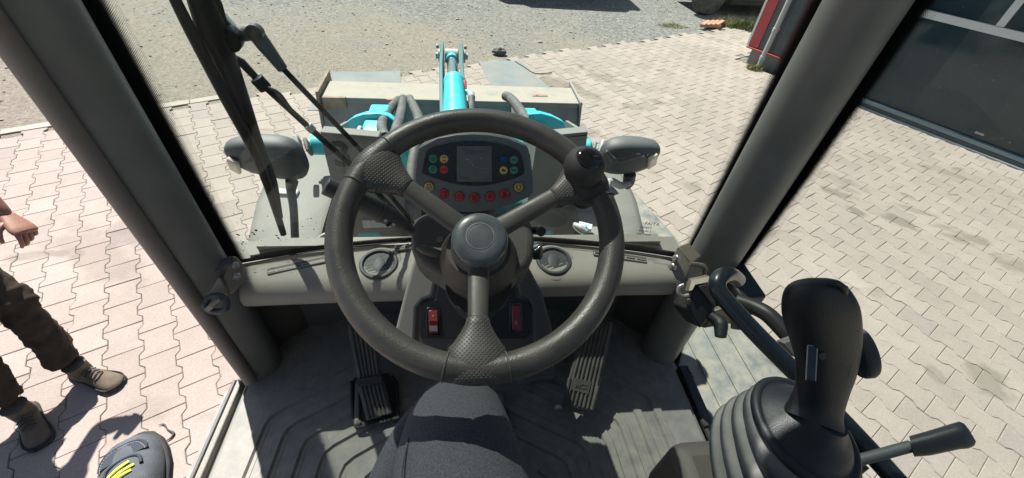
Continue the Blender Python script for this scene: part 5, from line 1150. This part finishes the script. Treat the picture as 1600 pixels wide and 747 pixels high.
for x, y in ((508, 321), (521, 320), (614, 313), (556, 363)): lathe('dust_fleck', ipoly([(x, y)], .0038)[0], IP.n, [(.0009, 0), (.0007, .0004), (.0001, .0005)], 'whitem', LC, seg=8)
G = {
 'up': [[(-.45, -.5), (-.45, .1), (-.7, .1), (0, .75), (.7, .1), (.4, .1), (.4, -.55), (-.45, -.5)], [(-.1, -.3), (-.1, .3)], [(.15, -.3), (.15, .3)]],
 'down': [[(-.35, .6), (.35, .6), (.35, -.05), (.6, -.05), (0, -.7), (-.6, -.05), (-.35, -.05), (-.35, .6)], [(-.05, .4), (-.05, -.2)], [(.6, .45), (.6, .2)]],
 'axle': [[(0, .62), (0, .28)], [(-.35, .45), (.35, .45)], [(0, -.28), (0, -.62)], [(-.35, -.45), (.35, -.45)], [(-.38, .62), (-.38, .28)], [(.38, .62), (.38, .28)], [(-.38, -.28), (-.38, -.62)], [(.38, -.28), (.38, -.62)]],
 'park': [[(-.15, -.35), (-.15, .35), (.15, .35), (.22, .18), (.15, 0), (-.15, 0)], [(-.5, .4), (-.65, 0), (-.5, -.4)], [(.5, .4), (.65, 0), (.5, -.4)]],
 'engine': [[(-.25, .55), (-.3, .2), (-.6, -.15), (-.45, -.55), (.45, -.55), (.6, -.15), (.3, .2), (.25, .55), (-.25, .55)], [(-.1, -.3), (-.1, .0), (.12, .0), (.12, -.3)]],
 'battery': [[(-.6, -.45), (-.6, .3), (.6, .3), (.6, -.45), (-.6, -.45)], [(-.4, .3), (-.4, .5), (-.15, .5)], [(.4, .3), (.4, .5), (.15, .5)], [(-.4, -.05), (-.15, -.05)], [(.15, -.05), (.4, -.05)], [(.28, .08), (.28, -.18)]],
 'oil': [[(0, .4), (-.3, -.1), (-.2, -.4), (.2, -.4), (.3, -.1), (0, .4)], [(-.62, .4), (-.7, 0), (-.55, -.4)], [(.62, .4), (.7, 0), (.55, -.4)]],
 'temp': [[(-.45, .45), (-.55, -.1), (-.35, -.5), (.15, -.5), (.3, -.1), (.1, .45), (-.45, .45)], [(-.15, .2), (-.25, -.2), (.0, -.2), (-.15, .2)], [(.55, .6), (.55, -.6)]],
 'filter': [[(-.2, .4), (-.38, 0), (-.2, -.4), (.2, -.4), (.38, 0), (.2, .4), (-.2, .4)], [(-.75, 0), (-.45, 0)], [(.45, 0), (.75, 0)], [(-.1, .1), (.1, -.12)]],
 'fuel': [[(-.4, -.55), (-.4, .55), (.15, .55), (.15, -.55), (-.4, -.55)], [(-.25, .35), (0, .35)], [(.15, .1), (.42, .1), (.42, -.4)], [(-.12, .2), (-.12, -.4)]],
 'exh': [[(-.3, .55), (-.45, .1), (-.3, -.35), (.3, -.35), (.45, .1), (.3, .5)], [(-.55, -.6), (-.4, -.6)], [(-.05, -.65), (.1, -.65)], [(.4, -.6), (.55, -.6)], [(.1, .6), (.3, .3)]],
 'arr': [[(-.55, 0), (-.3, .25), (-.12, 0), (-.3, -.25), (-.55, 0)], [(.55, 0), (.3, .25), (.12, 0), (.3, -.25), (.55, 0)]],
}
def lamp(x, y, r, m, g, big):
    c = ipoly([(x, y)], .0027 if not big else .0010)[0]
    o = lathe('warning_lamp', c, IP.n, [(r, -.0004), (r, .0006), (r * .96, .0009), (.0004, .0009)], M[m], ic, seg=32)
    if big: lathe('lamp_ring', c, IP.n, [(r * 1.02, -.0003), (r * 1.02, .0011), (r * .93, .0012), (r * .92, .0004)], 'ringd' if m == 'red' else 'symd', o, seg=32)
    sym = {'green': 'symd', 'yellow': 'symd', 'red': 'ringd', 'blue': 'symd'}[m]
    if g == 'hare':
        p = [(-.5, -.1), (-.2, .25), (-.35, .5), (-.1, .4), (.0, .15), (.5, .1), (.6, -.15), (.35, -.2), (.3, -.5), (.15, -.25), (-.1, -.2), (-.3, -.45), (-.25, -.15)]
        prism('symbol', [c + IP.u * a * r + IP.v * b * r + IP.n * .0010 for a, b in p], IP.n * .0003, 'symd', o, smooth=False)
    elif g:
        bm = bmesh.new()
        for L_ in G[g]: add_tube(bm, [c + IP.u * a * r + IP.v * b * r + IP.n * .0012 for a, b in L_], r * .062, 5, False)
        finish(bm, 'symbol', sym, o)
    else:
        lathe('lamp_ring', c, IP.n, [(r * .98, .0008), (r * .98, .0012), (r * .86, .0012), (r * .86, .0008)], 'label', o, seg=32)
for x, y, m, g in ((265, 316, 'green', 'up'), (265, 393, 'green', 'down'), (345, 318, 'yellow', 'axle'), (345, 395, 'red', 'park'), (777, 323, 'blue', None), (778, 400, 'yellow', 'hare'), (853, 325, 'green', 'arr'), (853, 400, 'green', 'arr')): lamp(x, y, .0074, m, g, False)
for x, y, m, g in ((235, 523, 'yellow', 'engine'), (342, 573, 'red', 'battery'), (455, 592, 'red', 'oil'), (567, 600, 'red', 'temp'), (680, 592, 'red', 'filter'), (786, 574, 'red', 'fuel'), (887, 526, 'yellow', 'exh')): lamp(x, y, .0096, m, g, True)
box('panel_stand', (.015, .70, 1.60), (.10, .08, .30), 'black', ic, bevel=.02)

# ---- pedals
def pedal(name, quad, o_, tilt, ribs, label, th=.012, m='pedal'):
    pp_ = Plane(o_, (1, .0, 0), (0, math.cos(tilt), math.sin(tilt))); Q = [pp_.hit(*q) for q in quad]   # TL TR BR BL
    pd = prism(name, Q, -pp_.n * th, m, LD, bevel=.004, label=label)
    bm = bmesh.new()
    for k in range(ribs):
        f = (k + .9) / (ribs + .8); a = Q[3].lerp(Q[2], f); b = Q[0].lerp(Q[1], f)
        a2, b2 = a.lerp(b, .035), a.lerp(b, .975)
        add_tube(bm, [a2 + pp_.n * .0012, b2 + pp_.n * .0012], .0030, 8, False, flat=.9)
    finish(bm, 'tread_ribs', m, pd); return pd, pp_, Q
rp_, rpp, RQ = pedal('accelerator_pedal', [(914, 498), (959, 503), (929, 646), (878, 634)], at_z(903, 640, 1.215), math.radians(34), 7, 'dusty ribbed accelerator pedal')
c = rpp.hit(905, 602); u2 = (rpp.hit(925, 607) - rpp.hit(886, 600)).normalized(); v2 = rpp.n.cross(u2)
prism('emblem_block', [rpp.hit(x, y) + rpp.n * .0035 for x, y in ((896, 590), (924, 597), (919, 616), (891, 609))], -rpp.n * .003, 'pedal', rp_, bevel=.0008)
text('embossed_letters', 'MCS', .017, rpp.hit(908, 603) + rpp.n * .0038, u2, v2, 'pedal', rp_, ext=.0010, bold=.0004)
for a, b in (((884, 618), (890, 590)), ((924, 640), (934, 603))): tube('raised_edge', [rpp.hit(*a) + rpp.n * .002, rpp.hit(*b) + rpp.n * .002], .0045, 'pedal', rp_, smooth=False)
box('pedal_stop', at_z(872, 637, 1.175), (.02, .014, .012), 'plate', LD)
lp_, lpp, LQ = pedal('inching_pedal', [(541, 506), (586, 500), (596, 590), (560, 598)], at_z(578, 594, 1.235), math.radians(30), 6, 'dark ribbed left pedal', m='pedal')
lp2, lpp2, _q = pedal('foot_plate', [(558, 602), (600, 594), (613, 646), (572, 658)], at_z(590, 655, 1.180), math.radians(28), 6, None, m='pedal')
prism('pedal_hinge', [lpp.hit(x, y) for x, y in ((557, 592), (598, 584), (600, 597), (560, 605))], lpp.n * .012, 'rubber', lp_, bevel=.003)
prism('pedal_base', [at_z(x, y, 1.166) for x, y in ((548, 598), (552, 590), (606, 582), (618, 600), (622, 650), (616, 654), (562, 668), (554, 662))], (0, 0, -.012), 'rubber', LD, bevel=.003)
tube('base_rim', [at_z(x, y, 1.170) for x, y in ((549, 596), (551, 640), (555, 662), (563, 667), (616, 654), (622, 648), (619, 602), (612, 588))], .004, 'rubber', LD, seg=8)
box('rest_strip', at_z(558, 630, 1.172), (.012, .11, .006), 'frame', LD, rot=Matrix.Rotation(.15, 3, 'Z'))
lathe('base_screw', at_z(561, 661, 1.172), (0, 0, 1), [(.006, 0), (.0065, .003), (.005, .005), (.001, .006)], 'mirror', LD, seg=20)
mp_ = Plane(at_z(842, 595, 1.20), (1, 0, 0), (0, math.cos(.5), math.sin(.5)))
md = prism('brake_pedal', [mp_.hit(x, y) for x, y in ((806, 566), (868, 560), (866, 592), (808, 600))], -mp_.n * .012, 'frame', LD, bevel=.003, label='ribbed brake pedal half hidden below the wheel')
bm = bmesh.new()
for k in range(4): add_tube(bm, [mp_.hit(810, 570 + k * 8) + mp_.n * .002, mp_.hit(864, 565 + k * 7.6) + mp_.n * .002], .003, 8, False)
finish(bm, 'tread_ribs', 'frame', md)
tube('pedal_arm', [mp_.hit(838, 570), mp_.hit(838, 520) + Vector((0, .1, .02)), (0.09, .78, 1.34)], .010, 'black', md)
tube('pedal_arm', [RQ[0].lerp(RQ[1], .5) - rpp.n * .01, (RQ[0] + RQ[1]) / 2 + Vector((0, .06, .0))], .012, 'black', rp_)

# ================================================================== RIGHT CONSOLE, JOYSTICK, RAILS, BRACKETS
# joystick: leaning hand grip, its neck and the pleated gaiter
def px_rings(secs, m, name, parent, e=2.3, n=28, sub=0):
    rings = []
    for (xa, ya), (xb, yb), d, th in secs:
        a, b = at_d(xa, ya, d), at_d(xb, yb, d); c = (a + b) / 2; x = (b - a) / 2; ax = x.normalized()
        vw = (c - CAM).normalized(); y = (vw - ax * vw.dot(ax)).normalized(); rings.append(sup(c, ax, y, x.length, th, n, e))
    return loft(name, rings, m, parent, sub=sub, sharp=180 if sub else 60)
def dense(secs, n=4):
    out = []; A = [(a[0], a[1], b[0], b[1], d, t) for a, b, d, t in secs]; L_ = len(A)
    for i in range(L_ - 1):
        p, q, r, u = A[max(i - 1, 0)], A[i], A[i + 1], A[min(i + 2, L_ - 1)]
        for k in range(n):
            t = k / n; v = [.5 * (2 * q[m] + (-p[m] + r[m]) * t + (2 * p[m] - 5 * q[m] + 4 * r[m] - u[m]) * t * t + (-p[m] + 3 * q[m] - 3 * r[m] + u[m]) * t ** 3) for m in range(6)]
            out.append(((v[0], v[1]), (v[2], v[3]), v[4], max(v[5], .002)))
    a = A[-1]; out.append(((a[0], a[1]), (a[2], a[3]), a[4], a[5])); return out
jy = px_rings(dense([((1264, 434), (1290, 434), .416, .003), ((1247, 438), (1306, 438), .415, .012), ((1235, 446), (1316, 447), .416, .018), ((1229, 458), (1325, 460), .420, .022), ((1227, 474), (1333, 477), .425, .0245), ((1228, 492), (1337, 496), .430, .025), ((1233, 512), (1339, 518), .437, .024), ((1241, 536), (1339, 542), .445, .0225), ((1247, 560), (1336, 567), .453, .0210), ((1249, 582), (1330, 592), .460, .0200), ((1248, 600), (1321, 614), .467, .0200), ((1243, 616), (1313, 638), .475, .0205), ((1236, 630), (1310, 658), .482, .022), ((1226, 642), (1314, 676), .487, .026)]), 'grip', 'joystick', LD, e=2.2, n=36)
px_rings(dense([((1278, 446), (1300, 444), .407, .003), ((1286, 444), (1316, 445), .402, .008), ((1296, 446), (1321, 450), .402, .009), ((1303, 454), (1321, 462), .406, .006), ((1308, 462), (1317, 470), .411, .003)], 3), 'grip', 'thumb_button', jy)
a_ = [at_d(x, y, .4335) for x, y in ((1259, 538), (1274, 540), (1271, 594), (1256, 592))]
gp = prism('grip_plate', a_, -CF * .003, 'gloss', jy, smooth=False, bevel=.0006)
tube('plate_edge', [p - CF * .003 for p in a_] + [a_[0] - CF * .003], .0006, 'plate', gp, smooth=False, seg=6)
lathe('grip_screw', at_d(1284, 556, .430), -CF, [(.0035, 0), (.0035, .001), (.0025, .0014), (.001, .0005)], 'mirror', jy, seg=16)
tube('grip_seam', [at_d(x, y, d) for x, y, d in ((1320, 470, .405), (1333, 500, .423), (1333, 545, .430), (1325, 585, .440), (1312, 612, .452))], .0008, 'black', jy, seg=6)
# round push knob behind the grip
kc2 = at_d(1345, 548, .475); kd = (CX * .92 + CD * -.18 - CF * .28).normalized()
sk = lathe('side_knob', at_d(1306, 554, .48), kd, [(.018, -.01), (.017, .012), (.020, .016), (.027, .018), (.0285, .021), (.0285, .028), (.0265, .031), (.024, .031), (.022, .028), (.001, .027)], 'mirror', jy, seg=40)

# gaiter: stacked pleats under a round collar that leans with the grip
def nrm(ix, iy, f): return (CX * ix + CD * iy - CF * f).normalized()
n0, n1 = nrm(.28, -.70, .66), nrm(.50, -.40, .77)
def gring(cx, cy, d, rpx, q, dz=0.0, e=2.0, k=1.0):
    n_ = n0.lerp(n1, q).normalized(); A = axes(n_, CX); c = at_d(cx, cy, d) + n_ * dz; r = rpx / F * d * k
    return sup(c, A.col[0], A.col[1], r, r, 64, e)
col_ = loft('gaiter_collar', [gring(1262, 668, .497, rp, 0, dz) for rp, dz in ((80, -.012), (86, -.010), (88, -.005), (86, -.001), (80, .001), (76, -.0005), (72, .001), (66, .006), (58, .011), (46, .017), (36, .024), (30, .032))], 'grip', LD, sharp=50)
steps = [(1260, 676, .503, 82, 0.0), (1244, 706, .524, 96, .3), (1229, 731, .552, 107, .6), (1211, 754, .580, 118, .9), (1196, 773, .603, 126, 1.0)]
R_ = []
for i in range(len(steps) - 1):
    a, b = steps[i], steps[i + 1]
    for t, k in ((0.0, .875), (.10, .95), (.26, .995), (.45, 1.0), (.68, .975), (.84, .92), (.94, .875)):
        v = [a[m] + (b[m] - a[m]) * t for m in range(5)]; R_.append(gring(v[0], v[1], v[2], v[3] + (b[3] - a[3]) * .6, v[4], 0, 2.0 + v[4] * .9, k))
loft('gaiter', R_, 'boot', LD, sharp=75)
g0 = at_d(1200, 775, .615)
# armrest console the gaiter sits on
box('armrest_console', (g0.x + .04, g0.y - .26, g0.z - .11), (.30, .72, .17), 'shroud', LD, bevel=.03, seg=4)
box('console_side', (g0.x + .04, g0.y - .30, 1.30), (.24, .62, .30), 'shroud', LD, bevel=.02)

# black grab rails
def rail(pts, r, name='grab_rail', m='rail', parent=LD): return tube(name, [at_d(x, y, d) for x, y, d in pts], r, m, parent, seg=24, sharp=180)
rail([(1152, 437, .76), (1141, 429, .72), (1129, 431, .695), (1121, 441, .685), (1124, 456, .680), (1145, 482, .670), (1190, 530, .650), (1240, 580, .63), (1300, 642, .61), (1360, 706, .59), (1440, 795, .565)], .0138)
rail([(1150, 470, .80), (1178, 480, .78), (1200, 492, .76), (1224, 516, .74), (1250, 545, .72)], .0145, m='black')
rail([(1345, 720, .60), (1260, 790, .62)], .012, m='black', name='lever_base')
# door frame plate and latch block
ps = [at_x(x, y, .635) for x, y in ((1150, 385), (1153, 405), (1190, 451), (1191, 459), (1160, 496), (1105, 500), (1085, 468), (1090, 430), (1120, 395))]
dp = prism('hinge_plate', ps, (-.022, 0, 0), 'black', LD, bevel=.004)
box('hinge_box', at_x(1150, 452, .60), (.06, .10, .07), 'black', dp, bevel=.006)
lbk = [at_d(x, y, .80) for x, y in ((1087, 446), (1103, 443), (1120, 479), (1117, 484), (1095, 514), (1072, 484), (1082, 455))]
lt2 = prism('latch_block', lbk, CF * .07, 'black', LD, bevel=.004)
prism('latch_cover', [at_d(x, y, .795) for x, y in ((1089, 447), (1103, 444), (1119, 477), (1115, 480))], -CF * .004, 'rubber', lt2, bevel=.0015)
prism('latch_tongue', [at_d(x, y, d) for x, y, d in ((1074, 456, .80), (1080, 436, .80), (1108, 430, .81), (1112, 438, .80), (1110, 441, .795), (1087, 446, .79), (1082, 455, .79))], CF * .014, 'zinc', lt2, bevel=.002)
tube('latch_ring', [at_d(x, y, .792) for x, y in ((1076, 461), (1067, 463), (1060, 458), (1061, 449), (1068, 445))], .0036, 'plate', lt2, seg=12)
tube('latch_lever', [at_d(x, y, d) for x, y, d in ((1112, 494, .80), (1120, 500, .79), (1126, 508, .78), (1126, 526, .77))], [.010, .012, .013, .010], 'grip', lt2, seg=16)
box('latch_stud', at_d(1074, 470, .795), (.008, .008, .016), 'zinc', lt2)
prism('latch_channel', [at_d(x, y, .83) for x, y in ((1118, 484), (1166, 470), (1166, 480), (1146, 505), (1100, 513))], CF * .02, 'zinc', LD, bevel=.002)
lathe('channel_stop', at_d(1152, 504, .82), CD, [(.012, -.012), (.012, .012), (.001, .013)], 'rubber', LD, seg=16)
prism('rail_foot', [at_d(x, y, .70) for x, y in ((1224, 536), (1246, 528), (1252, 560), (1240, 558))], CF * .02, 'stepm', LD, bevel=.002)

# zinc brackets on the pillars
def plate_(px, d, off, m, parent, name, **k): return prism(name, [at_d(x, y, d_) for (x, y), d_ in zip(px, d if isinstance(d, (list, tuple)) else [d] * len(px))], off, m, parent, bevel=.003, **k)
lb = plate_([(360, 401), (367, 402), (380, 416), (381, 442), (360, 461), (347, 434)], [.86, .86, .88, .88, .87, .86], Vector((.0, .006, -.003)), 'zinc', LD, 'pillar_bracket')
plate_([(312, 432), (345, 433), (357, 461), (322, 463), (306, 446), (305, 437)], [.845, .855, .865, .855, .845, .845], Vector((0, .004, -.005)), 'zinc', lb, 'bracket_face')
tube('bracket_strap', [at_d(x, y, d) for x, y, d in ((362, 405, .862), (348, 411, .855), (334, 419, .848), (318, 420, .842))], .010, 'mirror', lb, flat=.5, seg=14)
for x, y in ((367, 415), (369, 432)): lathe('bracket_bolt', at_d(x, y, .860), (CX * .85 + CD * -.2 - CF * .6), [(.008, -.004), (.008, .005), (.005, .007), (.004, .012), (.001, .013)], 'plate', lb, seg=6)
hk = tube('padlock_hasp', [at_d(x, y, .835) for x, y in ((322, 472), (328, 464), (342, 462), (353, 468), (354, 480), (346, 486), (332, 486), (322, 480), (321, 473))], .0062, 'mirror', lb, seg=12)
tube('hasp_pin', [at_d(x, y, .825) for x, y in ((324, 484), (331, 478), (338, 471), (344, 468))], [.005, .006, .005, .004], 'zinc', hk, seg=12)
rb_ = plate_([(1061, 386), (1057, 388), (1051, 405), (1046, 416), (1056, 437), (1067, 442), (1080, 414)], [.875, .87, .858, .85, .85, .855, .862], Vector((.005, .004, 0)), 'zinc', LD, 'pillar_bracket')
plate_([(1060, 385), (1076, 379), (1096, 400), (1080, 412)], [.872, .895, .885, .860], Vector((.0, .002, -.004)), 'zinc', rb_, 'bracket_face')
plate_([(1079, 414), (1099, 417), (1103, 424), (1098, 430), (1086, 433), (1068, 442)], [.862, .868, .872, .874, .868, .858], Vector((.0, .005, -.001)), 'zinc', rb_, 'bracket_face')
tube('bracket_lip', [at_d(x, y, d) for x, y, d in ((1078, 412, .858), (1090, 413, .862), (1099, 415, .866), (1103, 421, .870), (1101, 428, .872))], .0042, 'zinc', rb_, seg=12)
for x, y in ((1057, 404), (1051, 417)): lathe('bracket_bolt', at_d(x, y, .850), (-CX * .75 - CF * .6 - CD * .1), [(.008, -.004), (.008, .004), (.0055, .006), (.0045, .011), (.001, .012)], 'plate', rb_, seg=6)

# side lever with a black grip
lv = tube('side_lever', [at_d(1330, 722, .56), at_d(1380, 709, .555), at_d(1424, 697, .55)], .0072, 'mirror', LD, smooth=False, seg=20)
px_rings([((1422, 688), (1426, 707), .549, .009), ((1421, 684), (1428, 711), .548, .011), ((1446, 677), (1453, 709), .545, .0125), ((1490, 664), (1498, 699), .541, .0140), ((1500, 662), (1512, 697), .540, .0140), ((1508, 665), (1521, 693), .540, .011), ((1516, 674), (1524, 688), .540, .006)], 'grip', 'lever_grip', lv, e=2.6)
